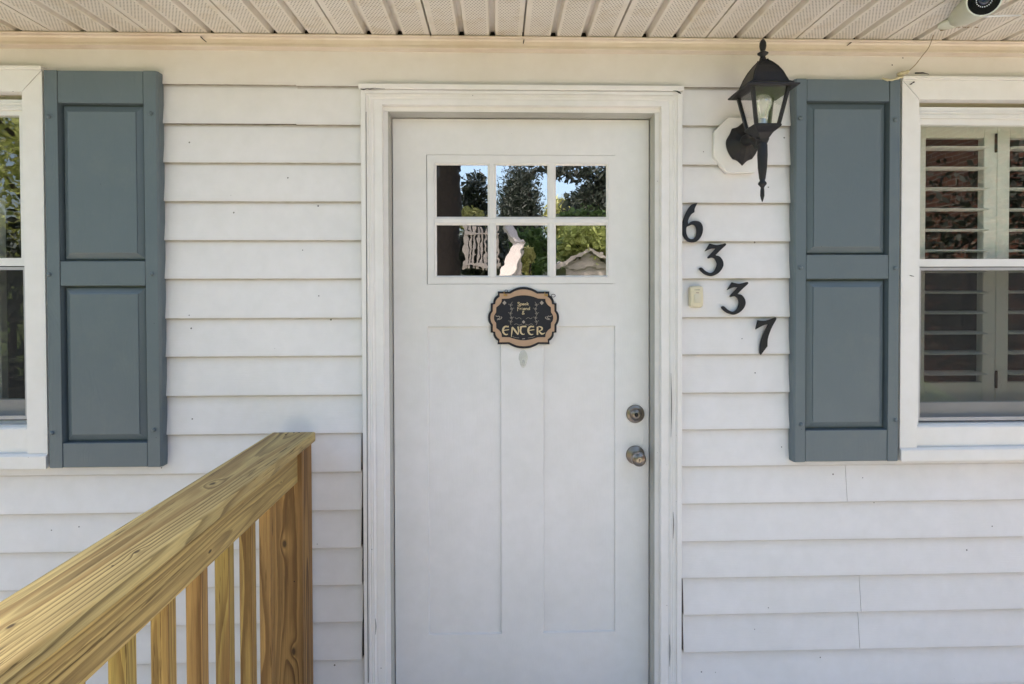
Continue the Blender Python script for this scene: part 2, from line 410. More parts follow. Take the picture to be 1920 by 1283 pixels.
def flat(name, loops, Yback, depth, mat, parent, bevel=0.0, conv=None):
    """a plate on the wall: 2-D outline loops (world x, z) filled, extruded `depth` towards the viewer from Yback"""
    cu = bpy.data.curves.new(name, 'CURVE'); cu.dimensions = '2D'; cu.fill_mode = 'BOTH'
    cu.extrude = max(depth/2-bevel, 1e-5); cu.bevel_depth = bevel; cu.bevel_resolution = 1
    for lp in loops:
        sp = cu.splines.new('POLY'); sp.points.add(len(lp)-1); sp.use_cyclic_u = True
        for i, p in enumerate(lp): sp.points[i].co = (p[0], p[1], 0, 1)
    o = bpy.data.objects.new(name, cu); C.objects.link(o)
    dg = bpy.context.evaluated_depsgraph_get(); me = bpy.data.meshes.new_from_object(o.evaluated_get(dg))
    bpy.data.objects.remove(o); bpy.data.curves.remove(cu)
    yc = Yback-depth/2
    me.transform(Matrix(((1, 0, 0, 0), (0, 0, -1, yc), (0, 1, 0, 0), (0, 0, 0, 1))))
    me.name = name
    return link_mesh(name, me, mat, parent)
def ribbon(bm, pts, wd, Y, th=0.0006, n=4):
    """a painted/raised stroke on a plane facing the viewer; pts (x, z), widths per point or one"""
    ws = list(wd) if isinstance(wd, (list, tuple)) else [wd]*len(pts)
    P = catmull([(p[0], p[1], w_) for p, w_ in zip(pts, ws)], n) if len(pts) > 2 else [Vector((p[0], p[1], w_)) for p, w_ in zip(pts, ws)]
    L, Rr = [], []
    for i, p in enumerate(P):
        t = (P[min(i+1, len(P)-1)]-P[max(i-1, 0)]); t.z = 0
        t = t.normalized() if t.length > 1e-9 else Vector((1, 0, 0)); nx, nz = -t.y, t.x; h = p.z/2
        L.append((p.x+nx*h, p.y+nz*h)); Rr.append((p.x-nx*h, p.y-nz*h))
    A = [bm.verts.new((x, Y-th, z)) for x, z in L]; B = [bm.verts.new((x, Y-th, z)) for x, z in Rr]
    A2 = [bm.verts.new((x, Y, z)) for x, z in L]; B2 = [bm.verts.new((x, Y, z)) for x, z in Rr]
    for i in range(len(A)-1):
        bm.faces.new((A[i], A[i+1], B[i+1], B[i])); bm.faces.new((A[i], A2[i], A2[i+1], A[i+1])); bm.faces.new((B[i], B[i+1], B2[i+1], B2[i]))
    bm.faces.new((A[0], B[0], B2[0], A2[0])); bm.faces.new((A[-1], A2[-1], B2[-1], B[-1]))

def rect(px0, py0, px1, py1, Y):
    """world x0, x1, z0(bottom), z1(top) of a picture rectangle on the plane y = Y"""
    a, b, c, d = at(px0, py0, Y), at(px1, py0, Y), at(px0, py1, Y), at(px1, py1, Y)
    return (a.x+c.x)/2, (b.x+d.x)/2, (c.z+d.z)/2, (a.z+b.z)/2

# ================================================================== the setting
# ground in front of the house, rising into a bank
def ground_h(x, y):
    t = max(0.0, min(1.0, (-y-2.5)/9.0)); t = t*t*(3-2*t)
    return -0.35 + 2.0*t + 0.25*mnoise.noise(Vector((x*0.12, y*0.12, 0)))*t - max(0, -y-14)*0.05
bm = bmesh.new(); nx, ny = 60, 60
gv = [[None]*(ny+1) for _ in range(nx+1)]
for i in range(nx+1):
    for j in range(ny+1):
        u, v = (i/nx*2-1), (j/ny*2-1)
        x = 200*u*abs(u)**1.4; y = 200*v*abs(v)**1.4
        gv[i][j] = bm.verts.new((x, y, ground_h(x, y) if y < 0 else -0.35))
for i in range(nx):
    for j in range(ny): bm.faces.new((gv[i][j], gv[i+1][j], gv[i+1][j+1], gv[i][j+1]))
tag(obj('lawn', bm, M['grass'], smooth=True), 'sloping green lawn in front of the house', kind='structure')

bm = bmesh.new(); bx(bm, -7, 9, -5.6, 1.98, -0.36, -0.30)  # added ground slab, out of view, reflects warm light onto the wall
tag(obj('bounce_slab', bm, M['concrete']), 'unseen pale concrete slab added to bounce light onto the wall', kind='structure')
# deck landing under the viewer
bm = bmesh.new()
for i in range(22):
    y1 = 1.985-i*0.145; bx(bm, -0.8, 1.9, y1-0.14, y1, -0.045, -0.005, 0.003)
tag(obj('deck_floor', bm, M['deck']), 'wooden landing in front of the door', kind='structure')

# ------------------------------------------------------------------ layout of the wall
CAS = 1.966                                   # face of window casings
WX0 = -3.4; WX1 = 3.4
LW = dict(x1=rect(0, 130, 80, 130, CAS)[1], )
# left window: outer casing edges
lw_r = (at(80, 130, CAS).x + at(88, 870, CAS).x)/2
lw_l = lw_r-0.98
lw_t = at(20, 122, CAS).z; lw_b = at(40, 881, CAS).z
rw_l = (at(1690, 160, CAS).x+at(1689, 850, CAS).x)/2
rw_r = rw_l+0.98
rw_t = at(1800, 143, CAS).z; rw_b = at(1800, 865, CAS).z
# door casing outer and inner edges
dc_l = (at(677, 170, 1.97).x+at(682, 1250, 1.97).x)/2
dc_r = (at(1279, 170, 1.97).x+at(1278, 1250, 1.97).x)/2
dc_t = (at(680, 159, 1.97).z+at(1270, 163, 1.97).z)/2
di_l = (at(717, 200, 1.97).x+at(722, 1250, 1.97).x)/2
di_r = (at(1241, 200, 1.97).x+at(1238, 1250, 1.97).x)/2
di_t = (at(730, 197, 1.97).z+at(1230, 199, 1.97).z)/2
SOF = at(960, 66, 1.952).z                    # soffit height

# ------------------------------------------------------------------ siding
wall = thing('clapboard_wall', (0, 2.0, 0), 'white vinyl clapboard wall of the house around the door and windows', 'wall')
def board(x0, x1, zb0, zb1, zt0, zt1, mat, proud=0.0):
    """one clapboard: bottoms zb0/zb1 and tops zt0/zt1 at its left and right ends"""
    bm = bmesh.new()
    prof = []
    n = max(2, int((x1-x0)/0.25)+1)
    rings = []
    for i in range(n):
        t = i/(n-1); x = x0+(x1-x0)*t; b = zb0+(zb1-zb0)*t; tp = zt0+(zt1-zt0)*t
        wob = 0.0007*mnoise.noise(Vector((x*3.1, b*5, 2.2))) if 0 < i < n-1 else 0
        f = 1.9855-proud+0.0010*mnoise.noise(Vector((x*2.1, b*7, 0.3)))
        b += wob
        rings.append([(x, 2.001-proud*0.5, b+0.008), (x, f+0.0022, b+0.004), (x, f+0.0014, b), (x, f, b+0.0016), (x, f+0.0012, b+0.012), (x, f+0.0012+(1.9995-proud*0.5-f-0.0012)*0.93, tp-0.008), (x, 1.9995-proud*0.5, tp+0.004), (x, 2.003-proud*0.5, tp+0.004)])
    loft(bm, rings)
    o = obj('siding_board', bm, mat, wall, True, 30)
    ga = o.data.attributes.new('lap_dirt_shade', 'FLOAT', 'POINT')
    GV = (1, 0.9, 0.55, 0.1, 0, 0, 1, 1)  # lap dirt and painted shadow line, strongest under the lip and at the top
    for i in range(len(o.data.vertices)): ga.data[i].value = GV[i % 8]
    return o
Lpx = [92, 161, 234, 305.5, 378, 451, 523, 597, 668.5, 742, 814, 887, 958.5, 1030, 1100, 1169, 1241, 1313, 1384, 1455]
Rpx = [96, 164.5, 236, 309.5, 381, 453, 522.5, 595, 664.5, 736.5, 805, 874, 944, 1014.5, 1083, 1152, 1222, 1292, 1362, 1432]
YF = 1.987
def zl(i, x): # left group heights: average of line ends; tiny unevenness
    return at(490, Lpx[i], YF).z
def zr(i, x):
    zz = at(1380, Rpx[i], YF).z
    return zz
# course 0: the wide board under the soffit
s566 = at(567, 120, YF).x
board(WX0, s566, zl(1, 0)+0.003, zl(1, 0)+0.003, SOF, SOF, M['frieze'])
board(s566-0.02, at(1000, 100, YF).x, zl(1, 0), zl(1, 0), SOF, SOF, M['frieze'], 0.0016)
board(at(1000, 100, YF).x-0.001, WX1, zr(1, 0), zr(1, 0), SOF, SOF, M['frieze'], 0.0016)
gapL = {11: 5, 12: 3, 13: 6, 14: 4, 15: 2, 16: 6}
for i in range(2, len(Lpx)):
    b = zl(i, 0); t = zl(i-1, 0)
    g = 0.0018+(0.0035+0.0011*gapL[i] if i in gapL else 0)
    xe = dc_l-g
    jag = 0.0
    if i <= 10:
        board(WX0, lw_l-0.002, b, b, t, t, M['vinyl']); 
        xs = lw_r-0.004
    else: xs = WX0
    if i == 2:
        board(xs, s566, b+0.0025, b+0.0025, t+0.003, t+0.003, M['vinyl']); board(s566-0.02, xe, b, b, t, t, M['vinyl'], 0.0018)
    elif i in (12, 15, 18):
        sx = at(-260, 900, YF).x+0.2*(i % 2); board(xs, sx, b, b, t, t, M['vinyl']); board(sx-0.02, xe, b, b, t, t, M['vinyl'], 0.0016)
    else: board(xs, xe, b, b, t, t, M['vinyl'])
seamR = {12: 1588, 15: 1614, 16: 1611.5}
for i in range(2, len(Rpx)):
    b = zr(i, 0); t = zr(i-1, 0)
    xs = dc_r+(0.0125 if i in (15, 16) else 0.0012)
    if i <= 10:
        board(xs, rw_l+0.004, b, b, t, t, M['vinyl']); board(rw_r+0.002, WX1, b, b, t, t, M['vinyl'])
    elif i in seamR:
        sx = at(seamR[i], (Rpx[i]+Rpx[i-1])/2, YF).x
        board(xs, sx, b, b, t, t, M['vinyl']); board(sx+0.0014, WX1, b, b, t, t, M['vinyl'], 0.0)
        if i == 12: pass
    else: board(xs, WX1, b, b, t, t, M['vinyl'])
# sheathing behind, with the three openings left out
bm = bmesh.new()
holes = [(lw_l+0.06, lw_r-0.06, lw_b+0.06, lw_t-0.06), (di_l-0.02, di_r+0.02, -0.4, di_t+0.02), (rw_l+0.06, rw_r-0.06, rw_b+0.06, rw_t-0.06)]
xs = [WX0]+[v for h in holes for v in h[:2]]+[WX1]
for k in range(0, len(xs), 2): bx(bm, xs[k], xs[k+1], 2.004, 2.09, -0.4, SOF+0.2)
for h in holes:
    bx(bm, h[0], h[1], 2.004, 2.09, h[3], SOF+0.2)
    if h[2] > 0: bx(bm, h[0], h[1], 2.004, 2.09, -0.4, h[2])
obj('sheathing', bm, M['sheath'], wall)

# the room behind
bm = bmesh.new()
bx(bm, WX0, WX1, 2.091, 6.0, -0.2, -0.02)
tag(obj('room_floor', bm, M['roomfloor']), 'dim floor inside the house', kind='structure')
bm = bmesh.new()
bx(bm, WX0, WX1, 5.9, 6.0, -0.02, 2.5); bx(bm, WX0, WX0+0.1, 2.091, 5.9, -0.02, 2.5); bx(bm, WX1-0.1, WX1, 2.091, 5.9, -0.02, 2.5); bx(bm, WX0, WX1, 2.091, 6.0, 2.501, 2.55)
bx(bm, di_l-0.25, di_l-0.2, 2.091, 5.9, -0.02, 2.5); bx(bm, di_r+0.2, di_r+0.25, 2.091, 5.9, -0.02, 2.5)
tag(obj('room_walls', bm, M['room']), 'dim walls inside the house', kind='structure')

# ------------------------------------------------------------------ soffit, trim and roof
sof = thing('porch_soffit', (0, 1.85, SOF), 'cream perforated vinyl soffit with grooved panels above the door', 'soffit')
EAVE = 1.655
sp = (at(1880, 80, 1.96).x-at(37, 64, 1.96).x)/32.0
x_first = at(37, 64, 1.96).x
def soffit_panel(xg, gl, gr):
    """from groove to groove; xg is the centre of the groove at its left"""
    bm = bmesh.new()
    g = 0.0075; d = 0.019; y0, y1 = EAVE, 1.975
    z = SOF + 0.0004*random.uniform(-1, 1)
    X = [xg-gl*0.75, xg+gl*0.75, xg+gl*1.45, xg+0.020, xg+sp-0.018, xg+sp-gr*1.45, xg+sp-gr*0.75]
    Z = [z+d, z+d, z, z, z, z, z+d]
    lay = bm.verts.layers.float.new('perf') if False else None
    A = [bm.verts.new((x, y0, zz)) for x, zz in zip(X, Z)]; B = [bm.verts.new((x, y1, zz)) for x, zz in zip(X, Z)]
    A2 = [bm.verts.new((x, y0, zz+0.0012)) for x, zz in zip(X, Z)]; B2 = [bm.verts.new((x, y1, zz+0.0012)) for x, zz in zip(X, Z)]
    fs = []
    for i in range(len(X)-1):
        fs.append(bm.faces.new((A[i], A[i+1], B[i+1], B[i]))); bm.faces.new((A2[i], B2[i], B2[i+1], A2[i+1]))
        bm.faces.new((A[i], A2[i], A2[i+1], A[i+1])); bm.faces.new((B[i], B[i+1], B2[i+1], B2[i]))
    bm.faces.new((A[0], B[0], B2[0], A2[0])); bm.faces.new((A[-1], A2[-1], B2[-1], B[-1]))
    bm.normal_update(); me = bpy.data.meshes.new('soffit_panel'); bm.to_mesh(me); bm.free()
    at_ = me.attributes.new('perf', 'FLOAT', 'FACE')
    for p in me.polygons:
        c = p.center
        at_.data[p.index].value = 1.0 if (X[3] < c.x < X[4] and p.normal.z < -0.5 or (X[3] < c.x < X[4] and abs(p.normal.z) > 0.5)) else 0.0
    return link_mesh('soffit_panel', me, M['soffit'], sof)
gw = lambda k: 0.0022 if k % 3 == 1 else 0.0078
for k in range(-4, 38): soffit_panel(x_first+sp*k, gw(k), gw(k+1))
# J-channel nose and the trim beneath, run along the wall
def trimrun(name, x0, x1, prof, mat, parent):
    bm = bmesh.new(); prism(bm, prof, 0, x0, x1); return obj(name, bm, mat, parent)
zt = SOF
z71 = at(960, 72, 1.955).z; z90 = at(960, 92, 1.962).z
tA = at(807, 68, 1.95).x
nose = lambda s: [(1.952+s, zt-0.0025), (1.950+s, zt-0.006), (1.950+s, z71+0.002), (1.954+s, z71), (2.0, z71), (2.0, zt-0.001), (1.956+s, zt-0.001)]
trimrun('channel_trim', WX0, tA, nose(0), M['cream'], sof)
trimrun('channel_trim', tA+0.0015, WX1, nose(0.001), M['cream'], sof)
face = lambda s: [(1.962+s, z71-0.0006), (1.9665+s, z71-0.006), (1.9665+s, z90+0.010), (1.963+s, z90+0.008), (1.962+s, z90+0.001), (1.966+s, z90), (2.0, z90), (2.0, z71-0.0006)]
tB = at(149, 80, 1.96).x
trimrun('frieze_trim', WX0, tB, face(0.0012), M['cream'], sof)
trimrun('frieze_trim', tB-0.004, WX1, face(0), M['cream'], sof)
roof = thing('house_roof', (0, 1.7, SOF), 'dark shingled roof above the soffit', 'roof')
bm = bmesh.new(); bx(bm, WX0-0.3, WX1+0.3, EAVE-0.022, EAVE-0.001, SOF-0.012, SOF+0.15)
obj('fascia', bm, M['wincasing'], roof)
bm = bmesh.new(); prism(bm, [(EAVE-0.06, SOF+0.15), (6.5, SOF+2.4), (11.2, SOF+0.15), (11.2, SOF+0.19), (6.5, SOF+2.46), (EAVE-0.06, SOF+0.19)], 0, WX0-0.4, WX1+0.4)
obj('shingles', bm, M['shingle'], roof)
bm = bmesh.new(); bx(bm, WX0-0.3, WX0-0.2, 2.0, 11, -0.35, SOF+0.15); bx(bm, WX1+0.2, WX1+0.3, 2.0, 11, -0.35, SOF+0.15); bx(bm, WX0-0.3, WX1+0.3, 10.9, 11, -0.35, SOF+0.15)
obj('gable_wall', bm, M['vinyl'], wall)

# ------------------------------------------------------------------ windows
def mitred(bm, xo0, xo1, zo0, zo1, wl, wr, wt, wb, y0, y1, bev=0.0):
    """rectangular ring, front y0, back y1, widths per side (0 leaves the side out)"""
    xi0, xi1, zi0, zi1 = xo0+wl, xo1-wr, zo0+wb, zo1-wt
    O = [(xo0, zo0), (xo1, zo0), (xo1, zo1), (xo0, zo1)]; I = [(xi0, zi0), (xi1, zi0), (xi1, zi1), (xi0, zi1)]
    use = [wb, wr, wt, wl]
    for k in range(4):
        if use[k] <= 0: continue
        a, b = k, (k+1) % 4
        prism(bm, [O[a], O[b], I[b], I[a]], 1, y0, y1)
def make_window(nm_label, xo0, xo1, pxs, zs, side):
    """side -1: we see its right part, +1: we see its left part.
    pxs: widths in metres casing, frame, sash; zs: heights dict"""
    cw, fwid, sw = pxs
    W = thing('sash_window', ((xo0+xo1)/2, 2.0, zs['bot']), nm_label, 'window')
    # casing pieces: two side pieces and a head, mitred, and a two-step sill
    zt_, zh = zs['top'], zs['head']
    zc = zs['stool']
    d = 0.0006
    for s in (0, 1):
        bm = bmesh.new()
        if s == 0: prism(bm, [(xo0, zc+d), (xo0+cw, zc+d), (xo0+cw, zh-d), (xo0, zt_-d*2-0.006)], 1, CAS, 2.003)
        else: prism(bm, [(xo1, zc+d), (xo1, zt_-d*2-0.006), (xo1-cw, zh-d), (xo1-cw, zc+d)], 1, CAS, 2.003)
        obj('side_casing', bm, M['wincasing'], W)
    bm = bmesh.new(); prism(bm, [(xo0+0.001, zt_-0.006), (xo0+cw+0.001, zh), (xo1-cw-0.001, zh), (xo1-0.001, zt_-0.006)], 1, CAS-0.001, 2.003); obj('head_casing', bm, M['wincasing'], W)
    bm = bmesh.new(); bx(bm, xo0-0.002, xo1+0.002, CAS-0.008, 1.99, zt_-0.0055, zt_+0.006, 0.001); obj('drip_cap', bm, M['wincasing'], W)
    bm = bmesh.new(); prism(bm, [(CAS-0.010, zs['bot']), (CAS-0.010, zc-0.006), (CAS-0.002, zc), (2.06, zc), (2.06, zs['bot'])], 0, xo0-0.001, xo1+0.001)
    obj('sill', bm, M['wincasing'], W)
    bm = bmesh.new(); prism(bm, [(CAS+0.012, zc+0.0005), (CAS+0.012, zs['sill']-0.006), (CAS+0.018, zs['sill']), (2.06, zs['sill']), (2.06, zc+0.0005)], 0, xo0+cw+0.0005, xo1-cw-0.0005)
    obj('sub_sill', bm, M['wincasing'], W)
    # reveal (head soffit of the opening)
    xi0, xi1 = xo0+cw, xo1-cw
    bm = bmesh.new(); mitred(bm, xi0-0.004, xi1+0.004, zs['sill'], zh-0.017, fwid+0.004, fwid+0.004, zh-0.017-zs['frame'], 0.004, 1.993, 2.085)
    obj('head_recess', newbox(xi0-0.004, xi1+0.004, 2.022, 2.085, zh-0.0165, zh+0.02), M['cream'], W)
    # thin ridge grooves on the head of the frame
    g = zs['frame']
    obj('frame', bm, M['vinylwin'], W)
    bm = bmesh.new(); bx(bm, xi0+fwid*0.5, xi1-fwid*0.5, 1.9895, 1.9925, g+0.016, g+0.022, 0.0006); bx(bm, xi0+fwid*0.5, xi1-fwid*0.5, 1.9905, 1.9925, g+0.0065, g+0.0115, 0.0006)
    obj('frame_bead', bm, M['vinylwin'], W)
    fx0, fx1 = xi0+fwid, xi1-fwid
    # upper sash
    zm, zm2 = zs['meet_t'], zs['meet_b']
    bm = bmesh.new(); mitred(bm, fx0-0.001, fx1+0.001, zm2, zs['frame']+0.001, sw, sw, zs['frame']-zs['glass'], zm-zm2, 2.003, 2.03)
    us = obj('upper_sash', bm, M['vinylwin'], W)
    bm = bmesh.new(); bx(bm, fx0+sw-0.002, fx1-sw+0.002, 2.014, 2.017, zm-0.002, zs['glass']+0.002); obj('pane', bm, M['winglass'], us)
    # lower sash, further in
    bm = bmesh.new(); mitred(bm, fx0+0.001, fx1-0.001, zs['sill']+0.004, zm-0.004, 0.022, 0.022, 0.02, zs['low']-zs['sill'], 2.034, 2.06)
    ls = obj('lower_sash', bm, M['vinylwin'], W)
    bm = bmesh.new(); bx(bm, fx0+0.02, fx1-0.02, 2.046, 2.049, zs['low'], zm-0.02); obj('pane', bm, M['winglass'], ls)
    # insect screen over the lower half
    bm = bmesh.new(); mitred(bm, fx0+0.0035, fx1-0.0035, zs['scr']+0.002, zm2-0.003, 0.011, 0.011, 0.010, 0.012, 2.006, 2.016, 0)
    bm2 = bmesh.new(); mitred(bm2, fx0-0.001, fx1+0.001, zs['scr']-0.003, zm2+0.001, 0.009, 0.009, 0.009, 0.009, 2.0175, 2.0185); obj('screen_gasket', bm2, M['dark'], W)
    sf = obj('screen_frame', bm, M['vinylgrey'], W)
    bm = bmesh.new(); bx(bm, fx0+0.010, fx1-0.010, 2.011, 2.012, zs['scr']+0.01, zm2-0.009); obj('insect_screen', bm, M['screen'], sf)
    return W, fx0, fx1
M['vinylgrey'] = painted('screen frame grey', (0.42, 0.42, 0.43), (0.3, 0.29, 0.27), 0.4, 60, dirt_amt=0.5)
Zl = dict(top=at(20, 128, CAS).z, head=at(20, 172, CAS).z, frame=at(20, 206, 1.993).z, glass=at(15, 217, 2.003).z, meet_t=at(15, 484, 2.003).z, meet_b=at(15, 499, 2.003).z,
          low=at(15, 752, 2.034).z, scr=at(15, 788, 2.006).z, sill=at(20, 802, 1.978).z, stool=at(20, 852, CAS).z, bot=at(20, 880, CAS-0.01).z)
Zr = dict(top=at(1800, 148, CAS).z, head=at(1800, 187, CAS).z, frame=at(1800, 222, 1.993).z, glass=at(1800, 235, 2.003).z, meet_t=at(1800, 486, 2.003).z, meet_b=at(1800, 500, 2.003).z,
          low=at(1800, 757, 2.034).z, scr=at(1800, 790, 2.006).z, sill=at(1800, 798, 1.978).z, stool=at(1800, 839, CAS).z, bot=at(1800, 864, CAS-0.01).z)
def wid(pa, pb, Y, y=400): return abs(at(pa, y, Y).x-at(pb, y, Y).x)
WL, lfx0, lfx1 = make_window('left window with leafy reflections beside the left shutter', lw_l, lw_r, (wid(84, 46, CAS), 0.021, 0.018), Zl, -1)
WR, rfx0, rfx1 = make_window('right window with louvered shutters behind its glass', rw_l, rw_r, (wid(1690, 1722, CAS), 0.024, 0.008), Zr, 1)

# interior plantation shutters
def plantation(label, x_edges, ztop, zbot, zl_list, tilt):
    T = thing('plantation_shutter', ((x_edges[0]+x_edges[-1])/2, 2.13, zbot), label, 'louvered shutter')
    y0, y1 = 2.098, 2.128; sw = 0.047
    louv = None
    for a, b in zip(x_edges, x_edges[1:]):
        for (s0, s1) in ((a+0.0006, a+sw), (b-sw, b-0.0006)): obj('stile', newbox(s0, s1, y0, y1, zbot, ztop, bev=0.002), M['louver'], T)
        obj('rail', newbox(a+sw+0.0002, b-sw-0.0002, y0+0.001, y1-0.001, ztop-0.07, ztop, bev=0.0015), M['louver'], T)
        obj('rail', newbox(a+sw+0.0002, b-sw-0.0002, y0+0.001, y1-0.001, zbot, zbot+0.075, bev=0.0015), M['louver'], T)
        for z in zl_list:
            bm = bmesh.new(); ch = 0.042; th = 0.0052; pts = []
            for k in range(14):
                t = 2*math.pi*k/14; u = math.cos(t)*ch; v = math.sin(t)*th
                ct, st = math.cos(tilt), math.sin(tilt)
                pts.append(((y0+y1)/2+u*ct-v*st, z+u*st+v*ct))
            prism(bm, pts, 0, a+sw+0.002, b-sw-0.002); obj('louver', bm, M['louver'], T, True, 40)
    return T
zlv = [at(1800, y, 2.09).z for y in [276, 314.5, 353, 392, 431, 470, 509, 548, 586.5, 624.5, 662.5, 701]]
xh = at(1868, 480, 2.098).x
pw = 0.305
TR = plantation('white plantation shutters with open louvers behind the right window', [xh-pw, xh, xh+pw, xh+2*pw], at(1800, 232, 2.098).z+0.02, at(1800, 757, 2.098).z, zlv, R(3))
for (py0, py1) in ((251, 286), (695, 728)):
    a = at(1868.5, py0, 2.094); b = at(1868.5, py1, 2.094)
    bm = bmesh.new(); bx(bm, a.x-0.0045, a.x+0.0045, 2.093, 2.0975, b.z, a.z, 0.001); lathe(bm, [(0.0022, b.z-a.z), (0.0022, 0)], (a.x, 2.0925, a.z), 2, 10); obj('hinge', bm, M['hinge'], TR)
zlv2 = [z-0.01 for z in zlv]
xl = at(22, 480, 2.098).x
TL = plantation('white plantation shutters with tilted louvers behind the left window', [xl-0.56, xl-0.30, xl-0.04], Zl['glass']-0.25, at(20, 760, 2.098).z, zlv2[7:], R(-28))

# ------------------------------------------------------------------ exterior shutters
def shutter(label, x0, x1, zt_, zb_, stw, rails, scr, grp):
    """rails: list of (z_top, z_bottom) of the three rails; x0..x1 width; stw stile width"""
    T = thing('window_shutter', ((x0+x1)/2, 1.985, zb_), label, 'window shutter', grp)
    yb, yf = 1.992, 1.9565; ch = 0.007
    for s, (a, b) in enumerate(((x0, x0+stw), (x1-stw, x1))):
        bm = bmesh.new()
        o_, i_ = (a, b) if s == 0 else (b, a); sg = 1 if s == 0 else -1
        prism(bm, [(o_, yb), (o_, yf+ch), (o_+sg*ch*0.8, yf), (i_-sg*0.0012, yf), (i_, yf+0.0015), (i_, yb)], 2, zb_, zt_)
        bmesh.ops.bevel(bm, geom=[e for e in bm.edges if abs(e.verts[0].co.z-e.verts[1].co.z) < 1e-6], offset=0.0012, segments=1, affect='EDGES')
        obj('stile', bm, M['shutter'], T)
    xi0, xi1 = x0+stw+0.0012, x1-stw-0.0012
    for a, b in rails:
        obj('rail', newbox(xi0, xi1, yf+0.0015, yb, b, a, bev=0.0013), M['shutter'], T)
    for (a, b) in ((rails[0][1], rails[1][0]), (rails[1][1], rails[2][0])):
        # raised panel: deep groove at the edge, long bevel, flat field
        bm = bmesh.new()
        lv = [(0.0004, yf+0.003), (0.0008, yf+0.0265), (0.0060, yf+0.0265), (0.0068, yf+0.0180), (0.0255, yf+0.0085), (0.0262, yf+0.0055), (0.0285, yf+0.0050)]
        rings = [[(xi0+o_, y, b+o_), (xi1-o_, y, b+o_), (xi1-o_, y, a-o_), (xi0+o_, y, a-o_)] for o_, y in lv]
        loft(bm, rings, cap=False)
        o_, y = lv[-1]; vs = [bm.verts.new(p) for p in rings[-1]]; bm.faces.new(vs)
        bmesh.ops.remove_doubles(bm, verts=bm.verts, dist=1e-5)
        obj('raised_panel', bm, M['shutter'], T)
    for (px, py) in scr:
        p = at(px, py, yf)
        bm = bmesh.new(); lathe(bm, [(0.0066, 0.001), (0.0066, -0.0040), (0.0052, -0.0062), (0.0015, -0.0070)], (p.x, yf, p.z), 1, 16)
        obj('screw_head', bm, M['shutter'], T, True, 50)
    return T
YS = 1.9565
xa, xb = (at(80, 132, YS).x+at(88, 870, YS).x)/2+0.001, (at(295, 132, YS).x+at(303, 870, YS).x)/2
r_ = lambda px, ys: [(at(px, a, YS).z, at(px, b, YS).z) for a, b in ys]
shutter('blue grey panel shutter to the left of the door, behind the wooden rail', xa, xb, at(190, 132, YS).z, at(195, 877, YS).z, wid(83, 110, YS),
        r_(190, ((132.6, 193), (490, 536), (831, 876.6))), [(92, 219), (283, 213), (92.5, 515), (285, 514), (98, 812), (289, 806)], 'blue grey window shutters')
xa, xb = (at(1490, 150, YS).x+at(1489, 860, YS).x)/2, (at(1690, 150, YS).x+at(1688, 860, YS).x)/2-0.001
shutter('blue grey panel shutter right of the house numbers and lantern', xa, xb, at(1590, 148, YS).z, at(1585, 866, YS).z, wid(1489, 1511, YS),
        r_(1588, ((148.6, 189), (478, 523), (807, 865.4))), [(1500, 222), (1678, 225), (1500.5, 502), (1678, 503), (1502, 796), (1679, 788)], 'blue grey window shutters')

# ------------------------------------------------------------------ door frame
DF = thing('door_frame', ((dc_l+dc_r)/2, 2.0, 0), 'white moulded door frame around the front door', 'door frame')
flatw = di_l-dc_l
def casing_profile(W_):
    # u from the inner edge outward, y depth
    return [(0, 2.003), (0, 1.9715), (0.001, 1.970), (W_*0.36, 1.970), (W_*0.375, 1.9725), (W_*0.42, 1.9700), (W_*0.50, 1.9665), (W_*0.53, 1.969), (W_*0.60, 1.9665), (W_*0.64, 1.9695),
            (W_*0.72, 1.966), (W_*0.745, 1.9695), (W_*0.77, 1.966), (W_*0.97, 1.9665), (W_*1.0, 1.969), (W_, 2.003)]
W_ = flatw
prof = casing_profile(W_)
def casing_piece(kind):
    bm = bmesh.new()
    if kind == 'l': rings = [[(di_l-u, y, -0.02) for u, y in prof], [(di_l-u, y, di_t+u*htop) for u, y in prof]]
    elif kind == 'r': rings = [[(di_r+u*wr_, y, -0.02) for u, y in prof], [(di_r+u*wr_, y, di_t+u*htop) for u, y in prof]]
    else: rings = [[(di_l-u, y, di_t+u*htop) for u, y in prof], [(di_r+u*wr_, y, di_t+u*htop) for u, y in prof]]
    loft(bm, rings); return bm
wr_ = (dc_r-di_r)/W_
z167 = (at(700, 168, 1.966).z+at(1260, 172, 1.966).z)/2
htop = (z167-di_t)/W_
for k in 'lrt': obj('casing', casing_piece(k), M['casing'], DF)
bm = bmesh.new(); bx(bm, dc_l-0.004, dc_r+0.003, 1.958, 1.999, z167+0.0008, dc_t, 0.0015); obj('drip_cap', bm, M['casing'], DF)
def sliver(pts, wd, Y, name='crack', mat=None, parent=None):
    bm = bmesh.new(); q = [at(x, y, Y) for x, y in pts]; ribbon(bm, [(a.x, a.z) for a in q], [v*Y/FPX for v in wd], Y, 0.0006, 3); return obj(name, bm, mat or M['dark'], parent)
sliver([(676, 167), (682, 168), (688, 166.5), (694, 167.2), (702, 165.8), (712, 166.5), (722, 167)], [1.4, 2.2, 1.2, 1.8, 0.9, 0.6, 0.3], 1.9575, parent=DF)
sliver([(1262, 170.5), (1268, 171), (1273, 173.5), (1277, 176)], [0.5, 1.6, 3.2, 1.0], 1.9575, parent=DF)
sliver([(686.5, 210), (687, 420), (688, 700), (689, 1000), (690.5, 1280)], [0.7, 0.8, 1.0, 1.2, 1.4], 1.9652, parent=DF)
for (x_, y0_, y1_) in ((1258, 700, 820), (1255, 1190, 1250), (704, 1160, 1190), (1262, 960, 1010)): sliver([(x_, y0_), (x_+1.0, (y0_+y1_)/2), (x_, y1_)], [0.3, 1.3, 0.3], 1.9645, parent=DF)
